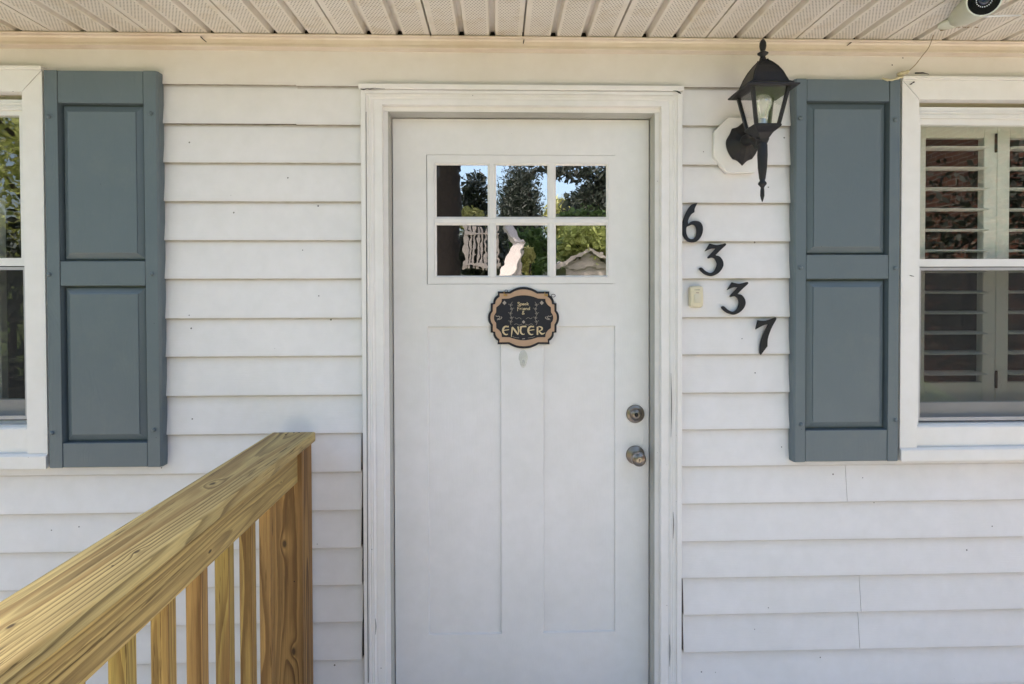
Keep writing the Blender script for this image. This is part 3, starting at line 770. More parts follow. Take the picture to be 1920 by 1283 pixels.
# jamb with its rebate
ji = 0.0105
bm = bmesh.new()
DY = 2.060
dl = (at(735, 230, DY).x+at(740.5, 1250, DY).x)/2; dr = (at(1220, 230, DY).x+at(1215, 1250, DY).x)/2
dt = (at(740, 221.5, DY).z+at(1215, 224, DY).z)/2
for (o0, i0) in ((di_l-0.01, dl-0.002), (dr+0.002, di_r+0.01)):
    bx(bm, o0, i0, 1.992, 2.088, -0.02, dt+0.002+0.0, 0)
bx(bm, di_l-0.01, di_r+0.01, 1.992, 2.088, dt+0.003, di_t+0.02)
obj('jamb', bm, M['casing'], DF)
M['strip'] = painted('reveal_strip', (0.47, 0.47, 0.43), (0.30, 0.29, 0.25), 0.6, 60, grain=(60, 60, 3), dirt_amt=0.6, speck_amt=0.8)  # grey for the thin strips lining the door reveals
obj('reveal_strip', newbox(dl-0.0019, dl-0.0006, 1.997, 2.0585, 0.0, dt-0.001), M['strip'], DF); obj('reveal_strip', newbox(dr+0.0006, dr+0.0019, 1.997, 2.0585, 0.0, dt-0.001), M['strip'], DF)
obj('reveal_strip', newbox(dl-0.0005, dr+0.0005, 1.997, 2.0585, dt+0.0004, dt+0.0029), M['strip'], DF)
bm = bmesh.new(); bx(bm, dl-0.002, dr+0.002, 1.96, 2.11, -0.02, -0.001); obj('threshold', bm, M['nickel'], DF)

# ------------------------------------------------------------------ door
D = thing('front_door', ((dl+dr)/2, DY, 0), 'white front door with six small panes and two tall panels', 'door')
Yb = 2.103
gap = 0.0022
a0, a1 = dl+gap, dr-gap
dtop = dt-gap
dz = lambda px, py: at(px, py, DY).z
dx = lambda px, py: at(px, py, DY).x
px0 = (dx(801, 620)+dx(804, 1185))/2; px1 = (dx(1154.5, 620)+dx(1152.5, 1180))/2
pm0 = (dx(940, 620)+dx(940, 1185))/2; pm1 = (dx(1018.5, 620)+dx(1018, 1180))/2
pt = dz(978, 612); pb = dz(978, 1188)
lx0, lx1, lz0, lz1 = rect(800.5, 291, 1155, 533, DY)
ox0, ox1, oz0, oz1 = rect(814, 305.5, 1141.5, 521.5, DY)
bm = bmesh.new()
bx(bm, a0, px0, DY, Yb, 0.008, dtop); bx(bm, px1, a1, DY, Yb, 0.008, dtop)
bx(bm, px0, px1, DY, Yb, lz1, dtop)
bx(bm, px0, px1, DY, Yb, pt, lz0); bx(bm, pm0, pm1, DY, Yb, pb, pt); bx(bm, px0, px1, DY, Yb, 0.008, pb)
bmesh.ops.remove_doubles(bm, verts=bm.verts, dist=1e-5)
obj('slab', bm, M['paint'], D)
for (u0, u1) in ((px0, pm0), (pm1, px1)):
    bm = bmesh.new(); lv = [(0.0, DY), (0.0014, DY+0.0085), (0.0045, DY+0.009), (0.006, DY+0.0085)]
    rings = [[(u0+o, y, pb+o), (u1-o, y, pb+o), (u1-o, y, pt-o), (u0+o, y, pt-o)] for o, y in lv]
    loft(bm, rings, cap=False); vs = [bm.verts.new(p) for p in rings[-1]]; bm.faces.new(vs); bmesh.ops.remove_doubles(bm, verts=bm.verts, dist=1e-5)
    bx(bm, u0, u1, DY+0.012, Yb, pb, pt)
    obj('recessed_panel', bm, M['paint'], D)
bm = bmesh.new()
g = 0.0012
mitred(bm, lx0+g, lx1-g, lz0+g, lz1-g, ox0-lx0-g, lx1-ox1-g, lz1-oz1-g, oz0-lz0-g, DY-0.0012, Yb)
obj('lite_frame', bm, M['paint'], D)
# sloping glazing stop around the opening
bm = bmesh.new(); s = 0.0085
lv = [(0.0, DY-0.001), (0.002, DY-0.003), (0.004, DY-0.002), (s, DY+0.006)]
loft(bm, [[(ox0+o, y, oz0+o), (ox1-o, y, oz0+o), (ox1-o, y, oz1-o), (ox0+o, y, oz1-o)] for o, y in lv], cap=False); obj('glazing_stop', bm, M['paint'], D)
vx = [(dx(922.5, 410)), (dx(1034.5, 410))]; hz = dz(978, 414.5)
bw = wid(914.5, 930.5, DY)/2; bh = 0.0145
def bar(c0, c1, axis, fixed, half):
    bm = bmesh.new()
    pr = [(-half, GY-0.001), (-half*0.62, DY-0.0005), (-half*0.42, DY-0.0025), (half*0.42, DY-0.0025), (half*0.62, DY-0.0005), (half, GY-0.001)]
    if axis == 2: prism(bm, [(fixed+u, y) for u, y in pr], 2, c0, c1)
    else: prism(bm, [(y, fixed+u) for u, y in pr], 0, c0, c1)
    return obj('glazing_bar', bm, M['paint'], D)
bar(ox0+0.003, ox1-0.003, 0, hz, bh)
for v in vx:
    bar(oz0+0.003, hz-bh*0.6, 2, v, bw); bar(hz+bh*0.6, oz1-0.003, 2, v, bw)
xs = [ox0+0.002, vx[0], vx[1], ox1-0.002]; zs_ = [oz0+0.002, hz, oz1-0.002]
for i in range(3):
    for j in range(2):
        bm = bmesh.new(); th = random.uniform(-1, 1)*0.0006
        bx(bm, xs[i]+0.001, xs[i+1]-0.001, GY+0.0006, GY+0.0036, zs_[j]+0.001, zs_[j+1]-0.001)
        obj('pane', bm, M['doorglass'], D)
obj('glass_backing', newbox(ox0, ox1, Yb+0.002, Yb+0.006, oz0, oz1), M['dark'], D)
# deadbolt and knob
c = at(1191, 776, DY)
bm = bmesh.new(); lathe(bm, [(0.0315, 0.0), (0.0315, -0.004), (0.030, -0.0075), (0.022, -0.010), (0.0185, -0.015), (0.0165, -0.0172), (0.0115, -0.0192), (0.0075, -0.0200), (0.0072, -0.0185), (0.002, -0.0185)], (c.x, DY, c.z), 1, 36)
db = obj('deadbolt', bm, M['nickel'], D, True, 35)
bm = bmesh.new(); lathe(bm, [(0.0068, 0), (0.0068, -0.0022), (0.005, -0.003)], (c.x, DY-0.0180, c.z), 1, 20); bx(bm, c.x-0.001, c.x+0.001, DY-0.0218, DY-0.0200, c.z-0.004, c.z+0.004); obj('keyhole', bm, M['nickel_dark'], db, True, 40)
c = at(1191, 853, DY)
bm = bmesh.new(); lathe(bm, [(0.0325, 0.0), (0.0325, -0.003), (0.031, -0.0065), (0.022, -0.010), (0.014, -0.0125), (0.0125, -0.02), (0.0125, -0.026)], (c.x, DY, c.z), 1, 36)
kn = obj('door_knob', bm, M['nickel'], D, True, 35)
bm = bmesh.new(); lathe(bm, [(0.0125, -0.026), (0.019, -0.031), (0.0235, -0.040), (0.0245, -0.050), (0.0235, -0.060), (0.0212, -0.0625), (0.0165, -0.0655), (0.011, -0.0672), (0.0085, -0.0676), (0.008, -0.0668), (0.002, -0.0668)], (c.x, DY, c.z), 1, 36)
obj('grip', bm, M['nickel'], kn, True, 35)
bm = bmesh.new(); bx(bm, c.x-0.0011, c.x+0.0011, DY-0.0685, DY-0.0670, c.z-0.0042, c.z+0.0042); obj('keyhole', bm, M['nickel_dark'], kn)

# ------------------------------------------------------------------ hanging plaque
zx = lambda zx_, zy_: (900+zx_*0.14026, 520+zy_*0.14026)
PY = DY-0.012
def plq(z_pts, Y):
    out = []
    for p in z_pts:
        q = at(*zx(p[0], p[1]), Y); out.append((q.x, q.z)+tuple(p[2:]))
    return out
left = [(583, 133), (480, 150), (392, 195, 1), (240, 194, 1), (242, 240, 1), (212, 262), (186, 300), (180, 348, 1), (145, 352, 1), (145, 448, 1), (118, 490), (110, 545), (120, 600), (145, 640, 1), (145, 738, 1), (180, 742, 1),
        (186, 790), (212, 830), (242, 850, 1), (238, 895, 1), (378, 893, 1), (480, 938), (583, 952)]
full = left+[(1166-p[0],)+tuple(p[1:]) for p in left[1:-1][::-1]]
inner = [(583, 240), (480, 252), (388, 284, 1), (288, 288, 1), (286, 325), (262, 365), (216, 402, 1), (214, 470, 1), (192, 505), (184, 545), (194, 585), (214, 612, 1), (216, 682, 1), (256, 712), (284, 755), (290, 803, 1), (392, 805, 1), (480, 832), (583, 846)]
innerf = inner+[(1166-p[0],)+tuple(p[1:]) for p in inner[1:-1][::-1]]
mid = [((p[0]-583)*0.935+583, (p[1]-545)*0.925+545)+tuple(p[2:]) for p in full]
cp = at(982, 596, PY)
P = thing('hanging_plaque', (cp.x, PY, cp.z), 'black and tan scalloped plaque reading Speak Friend and ENTER on the door', 'sign')
flat('backboard', [outline(plq(full, PY), 4)], PY+0.009, 0.006, M['plaqueblack'], P, 0.0008)
flat('border', [outline(plq(mid, PY), 4), outline(plq(innerf, PY), 4)], PY+0.003, 0.003, M['plaquetan'], P, 0.0004)
YT = PY+0.003
def strokes(name, lst, mat, Y=YT-0.0002, th=0.0006, parent=P):
    bm = bmesh.new()
    for pts, wd in lst:
        q = [at(*zx(*p), Y) for p in pts]; ribbon(bm, [(a.x, a.z) for a in q], [v*0.14026*Y/FPX for v in wd] if isinstance(wd, (list, tuple)) else wd*0.14026*Y/FPX, Y, th)
    return obj(name, bm, mat, parent)
def arc(cx, cy, rx, ry, a0, a1, n=8): return [(cx+rx*math.cos(R(a0+(a1-a0)*k/(n-1))), cy-ry*math.sin(R(a0+(a1-a0)*k/(n-1)))) for k in range(n)]
# ENTER in uncial letters
E1 = [(arc(352, 712, 45, 55, 70, 300, 9), [16, 20, 24, 26, 26, 24, 20, 16, 8]), ([(312, 712), (388, 700)], 11), ([(352, 662), (384, 660)], [16, 22])]
Nn = [([(432, 668), (425, 740), (418, 800)], [20, 16, 5]), ([(432, 664), (470, 715), (508, 768)], [14, 24, 16]), ([(512, 765), (514, 710), (508, 660)], [10, 14, 20])]
T1 = [([(532, 672), (560, 660), (620, 658)], [14, 18, 20]), (arc(580, 712, 40, 52, 120, 300, 8), [14, 20, 24, 24, 22, 18, 12, 6])]
E2 = [(arc(690, 712, 45, 55, 70, 300, 9), [16, 20, 24, 26, 26, 24, 20, 16, 8]), ([(650, 712), (726, 700)], 11), ([(690, 662), (722, 660)], [16, 22])]
Rr_ = [([(770, 662), (768, 715), (768, 772)], [22, 24, 20]), (arc(785, 688, 46, 28, 95, -85, 7), [12, 16, 20, 22, 18, 12, 8]), ([(786, 716), (826, 758), (872, 742)], [16, 22, 5])]
strokes('lettering', E1+Nn+T1+E2+Rr_, M['plaquegold'], YT-0.0004, 0.0012)
# Speak / Friend / & small lettering, hand-drawn strokes
sm = []
def letter(kind, x, y, s=1.0):
    L = {'S': [[(28, -22), (14, -30), (4, -20), (24, -6), (22, 6), (0, 6)]], 'p': [[(2, -14), (2, 22)], [(2, -10), (18, -14), (20, 2), (4, 4)]], 'e': [[(2, -4), (20, -6), (12, -15), (1, -6), (6, 4), (20, 2)]],
         'a': [[(18, -12), (4, -12), (2, 2), (18, 0)], [(19, -14), (20, 5)]], 'k': [[(2, -30), (2, 5)], [(18, -14), (3, -4), (20, 5)]], 'F': [[(4, -30), (2, 18)], [(4, -28), (26, -30)], [(4, -10), (20, -12)]],
         'r': [[(2, -14), (2, 5)], [(2, -10), (16, -14)]], 'i': [[(2, -14), (2, 5)], [(2, -24), (4, -22)]], 'n': [[(2, -14), (2, 5)], [(2, -10), (16, -14), (18, 5)]], 'd': [[(18, -12), (3, -12), (2, 2), (18, 0)], [(20, -30), (20, 5)]],
         '&': [[(30, 14), (10, -12), (14, -26), (24, -20), (4, 4), (12, 16), (32, 0)]]}[kind]
    for pl in L: sm.append(([(x+a*s, y+b*s) for a, b in pl], 7.2))
for ch, x in zip('Speak', (500, 535, 565, 594, 628)): letter(ch, x, 368, 1.15)
for ch, x in zip('Friend', (500, 533, 560, 578, 608, 640)): letter(ch, x, 432, 1.2)
letter('&', 560, 480, 1.1)
strokes('small_lettering', sm, M['plaquegold'], YT-0.0004, 0.0010)
# plain ornament: an oval wreath line with leafy curls, diamonds and side scrolls
orn = []
for sg in (-1, 1):
    m_ = lambda pts: [(583+sg*a, b) for a, b in pts]
    orn += [(m_([(150, 330), (180, 380), (150, 430), (182, 490), (152, 550), (180, 600), (165, 640)]), 4)]
    for q_, (a_, b_) in enumerate(((178, 375), (152, 428), (180, 488), (154, 548), (178, 598))):
        d_ = 26 if q_ % 2 else -26
        orn += [(m_([(a_, b_), (a_+d_*0.6, b_-14), (a_+d_, b_-4), (a_+d_*0.5, b_+6), (a_, b_)]), 4), (m_([(a_, b_), (a_-d_*0.7, b_-18), (a_-d_*0.9, b_-8)]), 3)]
    orn += [(m_([(30, 560), (60, 540), (95, 556), (115, 535)]), 4), (m_([(20, 625), (60, 640), (100, 622), (125, 636)]), 4),
            (m_([(375, 515), (350, 525), (330, 520), (318, 540), (335, 556), (312, 560), (290, 540), (305, 528)]), 8), (m_([(352, 575), (345, 555), (325, 572)]), 7),
            (m_([(60, 812), (110, 806), (150, 792)]), 4)]
orn += [([(563, 826), (600, 822)], 9)]
strokes('ornament', orn, M['plaqueline'])['kind'] = 'stuff'
for (dx_, dy_, s_) in ((327, 343, 27), (825, 343, 27), (583, 598, 22)):
    bm = bmesh.new()
    q = [at(*zx(dx_+a*s_, dy_+b*s_), YT-0.0002) for a, b in ((-1, 0), (0, 1.1), (1, 0), (0, -1.1))]
    vs = [bm.verts.new((p.x, YT-0.0007, p.z)) for p in q]; bm.faces.new(vs)
    obj('diamond', bm, M['plaqueline'], P)
for sx_ in (340, 885):
    a = at(*zx(sx_, 240), PY-0.002)
    bm = bmesh.new(); bx(bm, a.x-0.006, a.x+0.006, PY-0.003, PY-0.0005, a.z-0.003, a.z+0.003, 0.0006); tube(bm, [(a.x-0.004, PY-0.002, a.z), (a.x-0.005, PY-0.003, a.z+0.012)], 0.0008, 6)
    obj('brass_bracket', bm, M['brass'], P)
for cxz, cyz in ((350, 190), (980, 247)):
    a = at(*zx(cxz, cyz), PY-0.004); bm = bmesh.new()
    ring = [(a.x+(0.0048 if cxz < 500 else 0.007)*math.cos(t), PY-0.004, a.z+0.0048*math.sin(t)) for t in [2*math.pi*k/14 for k in range(15)]]
    tube(bm, ring, 0.0010, 6)
    obj('chain_hook', bm, M['iron'], P, True)
# clear adhesive hook under the plaque
bm = bmesh.new(); c = at(981, 673, DY); rings = []
for sc, y in ((1, 0), (1, -0.0025), (0.8, -0.004)):
    rings.append([(c.x+0.0155*sc*math.cos(t)*(0.85 if math.sin(t) < 0 else 1), DY+y-0.0002, c.z+0.031*sc*math.sin(t)) for t in [2*math.pi*k/28 for k in range(28)]])
loft(bm, rings); H = tag(obj('adhesive_hook', bm, M['hookplastic'], None, True, 40), 'clear oval adhesive hook stuck on the door beneath the plaque', 'hook')
bm = bmesh.new(); rings = []
for sc, y in ((1, -0.0042), (1, -0.010), (0.7, -0.012)):
    rings.append([(c.x+0.0065*sc*math.cos(t), DY+y, c.z-0.013+0.012*sc*math.sin(t)) for t in [2*math.pi*k/20 for k in range(20)]])
loft(bm, rings); obj('hook_tab', bm, M['hookplastic'], H, True, 40)

# ------------------------------------------------------------------ house numbers
nz = lambda a, b: (1240+a*0.2495, 360+b*0.2495)
def digit(name, loops, label, off=(0, 0)):
    Y = 1.974
    LP = []
    for lp in loops:
        q = []
        for p in lp:
            v = at(*nz(p[0]+off[0], p[1]+off[1]), Y); q.append((v.x, v.z)+tuple(p[2:]))
        LP.append(outline(q, 4))
    o = flat(name, LP, 1.9842, 0.0085, M['iron'], None, 0.0016)
    return tag(o, label, 'house number', 'black iron house numbers')
six = [[(268, 87, 1), (232, 98), (200, 140), (174, 200), (163, 255), (163, 305), (176, 340), (200, 366), (232, 376), (268, 368), (298, 335), (312, 290), (308, 250), (288, 226), (255, 220), (228, 226), (205, 243), (200, 215), (222, 170), (248, 150, 1), (252, 120)],
       [(190, 262), (212, 250), (235, 240), (258, 252), (270, 280), (268, 320), (252, 350), (228, 358), (204, 346), (190, 318), (186, 290)]]
three = [[(340, 438, 1), (368, 392, 1), (420, 402), (482, 389, 1), (485, 398), (450, 430), (418, 462), (408, 478), (440, 488), (464, 522), (464, 560), (440, 598), (405, 622), (370, 629), (325, 612), (292, 582), (296, 572), (308, 574), (335, 598), (368, 612), (398, 602), (418, 570), (424, 535), (410, 505), (388, 490), (358, 496, 1), (358, 488), (395, 450), (418, 424, 1), (380, 422)]]
seven = [[(718, 1027, 1), (732, 969, 1), (790, 972), (860, 947, 1), (864, 958), (835, 1010), (812, 1065), (800, 1110), (798, 1160, 1), (775, 1190), (752, 1220, 1), (747, 1205), (750, 1150), (768, 1085), (800, 1020), (815, 992, 1), (775, 998)]]
digit('house_number', six, 'black iron numeral 6, topmost and nearest the door frame')
digit('house_number', three, 'upper black iron numeral 3, between the 6 and the doorbell')
digit('house_number', three, 'lower black iron numeral 3, right of the doorbell', (167, 291))
digit('house_number', seven, 'black iron numeral 7, lowest and nearest the shutter')

# ------------------------------------------------------------------ doorbell
c = at(1306.5, 556.5, 1.972)
B = thing('doorbell', (c.x, 1.985, c.z), 'yellowed plastic doorbell button on the siding beside the numbers', 'doorbell')
bw_, bh_ = 0.0222, 0.0362
def rr(hw, hh, r, cx, cz, n=5):
    pts = []
    for (sx, sz, a0) in ((1, 1, 0), (-1, 1, 90), (-1, -1, 180), (1, -1, 270)):
        for k in range(n+1):
            t = R(a0+90*k/n); pts.append((cx+sx*(hw-r)+r*math.cos(t), cz+sz*(hh-r)+r*math.sin(t)))
    return pts
bm = bmesh.new()
loft(bm, [[(x, y, z) for x, z in rr(bw_-i_, bh_-i_, 0.010, c.x, c.z)] for i_, y in ((0, 1.990), (0, 1.976), (0.0012, 1.9715), (0.004, 1.969), (0.006, 1.9685))])
obj('housing', bm, M['bell'], B, True, 45)
bm = bmesh.new()
loft(bm, [[(x, y, z) for x, z in rr(0.0108-i_, 0.0145-i_, 0.0025, c.x+0.001, c.z-0.006)] for i_, y in ((0, 1.9695), (0, 1.9672), (0.0012, 1.9664))])
obj('button', bm, M['bellbutton'], B, True, 45)
bm = bmesh.new(); rs = [-0.0075, -0.004, -0.001, 0.002, 0.005, 0.0075]
for q in rs: bx(bm, c.x+q-0.001, c.x+q+0.0007, 1.9678, 1.9684, c.z+0.0215, c.z+0.0235)
obj('print', bm, M['ink'], B)
obj('indicator', newbox(c.x-0.0035, c.x+0.006, 1.9676, 1.9684, c.z+0.0120, c.z+0.0135), M['inkred'], B)

# ------------------------------------------------------------------ lantern
oct_ = [(245, 608), (152, 708), (150, 880), (240, 992), (432, 992), (478, 900), (478, 700), (420, 608)]
lz = lambda a, b: (1300+a*0.2651, 60+b*0.2651)
OY = 1.972
q = [at(*lz(a, b), OY) for a, b in oct_]
MB_ = flat('mounting_block', [[(p.x, p.z) for p in q]], 1.993, 0.021, M['wincasing'], None, 0.002)
tag(MB_, 'white octagonal mounting block behind the wall lantern', 'mounting block')
AX = at(1430, 180, 1.84).x; AY = 1.84
zA = lambda py, Y=AY: at(1430, py, Y).z
LN = thing('wall_lantern', (AX, AY, zA(270)), 'black carriage lantern with clear bulb mounted right of the door', 'wall lamp')
def sq(h, z, r=0.0): return [(AX-h, AY-h, z), (AX+h, AY-h, z), (AX+h, AY+h, z), (AX-h, AY+h, z)]
ze = at(1450, 155, AY-0.078).z            # eave
zc0 = at(1436, 234, AY-0.035).z           # cage bottom
zn = zA(113)
hN = zn-ze
bm = bmesh.new()
rf = [(0.076, -0.004), (0.079, -0.001), (0.079, 0.001), (0.066, 0.006), (0.055, 0.014), (0.050, 0.28*hN), (0.043, 0.48*hN), (0.033, 0.68*hN), (0.021, 0.85*hN), (0.012, 0.95*hN), (0.010, hN)]
loft(bm, [sq(h, ze+z) for h, z in rf]); 
bmesh.ops.bevel(bm, geom=[e for e in bm.edges if abs(e.verts[0].co.z-e.verts[1].co.z) > 0.004], offset=0.002, segments=1, affect='EDGES')
rfo = obj('roof', bm, M['black'], LN)
bm = bmesh.new()
for sx in (-1, 1):
    for sy in (-1, 1):
        pts = [(AX+sx*h*0.99, AY+sy*h*0.99, ze+z) for h, z in rf[3:]]
        tube(bm, pts, 0.0028, 6)
obj('roof_rib', bm, M['black'], rfo, True)
bm = bmesh.new(); z0 = zn-0.002; sc = zA(73)-z0
fp = [(0.011, 0), (0.0095, 0.10), (0.0075, 0.18), (0.0085, 0.22), (0.0155, 0.30), (0.0165, 0.34), (0.010, 0.40), (0.0065, 0.44), (0.0085, 0.52), (0.0105, 0.66), (0.0095, 0.82), (0.0055, 0.94), (0.001, 1.0)]
lathe(bm, [(r, t*sc) for r, t in fp], (AX, AY, z0), 2, 16); obj('finial', bm, M['black'], LN, True, 60)
ht, hb = 0.0545, 0.034
for sx in (-1, 1):
    for sy in (-1, 1):
        bm = bmesh.new(); w_ = 0.0048
        loft(bm, [[(AX+sx*h+a*w_, AY+sy*h+b*w_, z) for a, b in ((-1, -1), (1, -1), (1, 1), (-1, 1))] for h, z in ((hb, zc0), (ht, ze-0.003))])
        obj('corner_bar', bm, M['black'], LN)
for (a, b) in (((-1, -1), (1, -1)), ((1, -1), (1, 1)), ((1, 1), (-1, 1)), ((-1, 1), (-1, -1))):
    bm = bmesh.new(); vs = [bm.verts.new((AX+s[0]*h*0.985, AY+s[1]*h*0.985, z)) for s, h, z in ((a, hb, zc0), (b, hb, zc0), (b, ht, ze-0.004), (a, ht, ze-0.004))]
    bm.faces.new(vs); r2 = bmesh.ops.extrude_face_region(bm, geom=bm.faces[:])
    cx_, cy_ = (a[0]+b[0])/2, (a[1]+b[1])/2
    for v in [g_ for g_ in r2['geom'] if isinstance(g_, bmesh.types.BMVert)]: v.co.x -= cx_*0.0015; v.co.y -= cy_*0.0015
    obj('glass_pane', bm, M['lampglass'], LN)
bm = bmesh.new()
loft(bm, [sq(ht+0.003, ze-0.0045), sq(ht+0.005, ze-0.010), sq(ht-0.004, ze-0.0105), sq(ht-0.004, ze-0.0045)][:2]); 
bmesh.ops.delete(bm, geom=bm.faces[:], context='FACES_ONLY'); bm.free()
bm = bmesh.new(); zb2 = zA(262)
hh = zc0-zb2
loft(bm, [sq(hb+0.004, zc0+0.004), sq(hb+0.007, zc0+0.001), sq(hb+0.006, zc0-0.004), sq(hb-0.001, zc0-0.3*hh), sq(hb-0.010, zc0-0.5*hh), sq(hb-0.013, zc0-0.62*hh), sq(0.014, zc0-0.95*hh), sq(0.012, zb2-0.006)])
obj('base_cup', bm, M['black'], LN)
bm = bmesh.new(); zt1 = zA(262); L_ = zt1-zA(379)
tp = [(0.012, 0.02), (0.0135, -0.03), (0.0115, -0.05), (0.0145, -0.09), (0.0152, -0.25), (0.0135, -0.45), (0.0095, -0.62), (0.0075, -0.66), (0.012, -0.69), (0.013, -0.715), (0.008, -0.745), (0.005, -0.77), (0.0062, -0.83), (0.0062, -0.90), (0.003, -0.97), (0.0008, -1.0)]
lathe(bm, [(r, t*L_) for r, t in tp], (AX, AY, zt1), 2, 18); obj('tail', bm, M['black'], LN, True, 60)
# scalloped back plate
bp = [(0, 150), (35, 120), (75, 108, 1), (90, 70), (115, 25), (115, -20), (98, -68), (70, -108, 1), (35, -122), (0, -155, 1), (-35, -122), (-70, -108, 1), (-98, -68), (-115, -20), (-115, 25), (-90, 70), (-75, 108, 1), (-35, 120)]
bp[0] = (0, 150, 1)
pc = at(*lz(350, 790), 1.965)
k_ = 0.2651*1.965/FPX
base_ = outline([((a*k_), (b*k_))+tuple(r) for a, b, *r in bp], 4)
bm = bmesh.new()
loft(bm, [[(pc.x+p[0]*s_, y, pc.z+p[1]*s_) for p in base_] for s_, y in ((1.0, 1.9715), (1.0, 1.968), (0.93, 1.962), (0.80, 1.959), (0.72, 1.953), (0.5, 1.945), (0.3, 1.940), (0.2, 1.938))])
obj('back_plate', bm, M['black'], LN, True, 40)
bm = bmesh.new()
pts = catmull([(pc.x, 1.943, pc.z+0.004), (pc.x+(AX-pc.x)*0.3, 1.92, pc.z-0.004), (AX*0.55+pc.x*0.45, 1.89, pc.z-0.010), (AX, 1.858, zb2-0.012), (AX, AY, zb2+0.006)], 5)
tube(bm, pts, [0.020-0.008*math.sin(math.pi*min(1, i/len(pts)*1.1)) for i in range(len(pts))], 12); obj('arm', bm, M['black'], LN, True)
bm = bmesh.new(); lathe(bm, [(0.014, 0), (0.014, 0.020), (0.0135, 0.022)], (AX, AY, zc0+0.003), 2, 18); sk = obj('socket', bm, M['socket'], LN, True, 40)
bm = bmesh.new(); z1 = zc0+0.024; lathe(bm, [(0.0125, 0), (0.0135, 0.008), (0.0165, 0.020), (0.0235, 0.036), (0.0275, 0.048), (0.0275, 0.058), (0.0235, 0.068), (0.014, 0.0755), (0.002, 0.078)], (AX, AY, z1), 2, 24); obj('bulb', bm, M['bulb'], LN, True)
bm = bmesh.new(); tube(bm, [(AX-0.004, AY, z1), (AX-0.006, AY, z1+0.04), (AX, AY+0.003, z1+0.046), (AX+0.006, AY, z1+0.04), (AX+0.004, AY, z1)], 0.0008, 5); tube(bm, [(AX, AY, z1), (AX, AY, z1+0.03)], 0.003, 6); obj('filament', bm, M['socket'], LN)

# ------------------------------------------------------------------ security camera and its wire
f0 = at(1845, 0, 1.64); f1 = at(1800, 28, 1.80)
ax = (f0-f1).normalized()
SC = thing('security_camera', f1, 'white bullet camera with black face under the soffit above the right window', 'security camera')
ref = Vector((0, 0, 1)); sa = ax.cross(ref).normalized(); sb = sa.cross(ax).normalized()
def ring3(cn, r, n=28, sqz=1.0): return [cn+sa*r*math.cos(2*math.pi*k/n)+sb*r*sqz*math.sin(2*math.pi*k/n) for k in range(n)]
bm = bmesh.new(); L0 = (f0-f1).length
loft(bm, [ring3(f1-ax*0.02, 0.026), ring3(f1-ax*0.005, 0.033), ring3(f1+ax*0.4*L0, 0.040), ring3(f1+ax*0.8*L0, 0.041), ring3(f0-ax*0.002, 0.0435), ring3(f0+ax*0.002, 0.0430), ring3(f0+ax*0.002, 0.0395), ring3(f0-ax*0.001, 0.0395)]); obj('body', bm, M['camwhite'], SC, True, 40)
bm = bmesh.new(); loft(bm, [ring3(f0-ax*0.002, 0.0393), ring3(f0+ax*0.0005, 0.0393), ring3(f0+ax*0.001, 0.0382)]); fc = obj('face', bm, M['camface'], SC)
bm = bmesh.new()
for k in range(22):
    t = 2*math.pi*k/22; p = f0+ax*0.0015+sa*0.0185*math.cos(t)+sb*0.0185*math.sin(t)
    rings = [[p+ax*h+sa*r*math.cos(a)+sb*r*math.sin(a) for a in [2*math.pi*j/6 for j in range(6)]] for r, h in ((0.0018, 0), (0.0014, 0.0012))]
    loft(bm, rings)
obj('led_ring', bm, M['led'], fc)
bm = bmesh.new(); loft(bm, [ring3(f0+ax*0.001, 0.014), ring3(f0+ax*0.003, 0.013), ring3(f0+ax*0.0045, 0.008), ring3(f0+ax*0.005, 0.002)]); obj('lens', bm, M['camlens'], fc, True)
bm = bmesh.new()
mt = Vector((f1.x-0.006, f1.y+0.03, SOF)); lathe(bm, [(0.034, -0.0006), (0.034, -0.006), (0.028, -0.010), (0.012, -0.012)], mt, 2, 24); tube(bm, [mt+Vector((0, 0, -0.008)), f1-ax*0.005], 0.012, 12); obj('mount', bm, M['camwhite'], SC, True, 40)
bm = bmesh.new(); a = at(1843, 31, 1.70); b = at(1914, 29, 1.70); tube(bm, [a, a.lerp(b, 0.1), b], [0.0034, 0.0034, 0.0026], 10); obj('antenna', bm, M['led'], SC, True)
bm = bmesh.new()   # printed mark on the side of the housing
c0 = f1+ax*0.55*L0-sa*0.0; 
mk = f1+ax*0.72*L0
for (da, db_, l_) in ((0.0, 0, 0.006), (0.008, 0.002, 0.004), (0.012, -0.002, 0.005)):
    p = mk-ax*da
    dirv = (-sa*0.80-sb*0.60+sb*db_*60).normalized(); q_ = p+dirv*0.0445
    tn = ax.cross(dirv).normalized(); tube(bm, [q_-tn*l_*0.5, q_+tn*l_*0.5], 0.0011, 5)
obj('print_mark', bm, M['ink'], SC)
bm = bmesh.new(); rnd = random.Random(5)
for k in range(26):
    q_ = at(1786+rnd.uniform(-10, 14) if k < 15 else 1818+rnd.uniform(-12, 16), rnd.uniform(16, 44) if k < 15 else rnd.uniform(34, 48), 1.86); q_.z = SOF-0.0008
    bmesh.ops.create_icosphere(bm, subdivisions=1, radius=rnd.uniform(0.001, 0.0035), matrix=Matrix.Translation(q_) @ Matrix.Diagonal((rnd.uniform(0.8, 2.2), rnd.uniform(0.8, 1.6), 0.5, 1)))
tag(obj('mud_specks', bm, M['wire']), 'brown mud specks on the soffit around the camera mount', 'mud', kind='stuff')
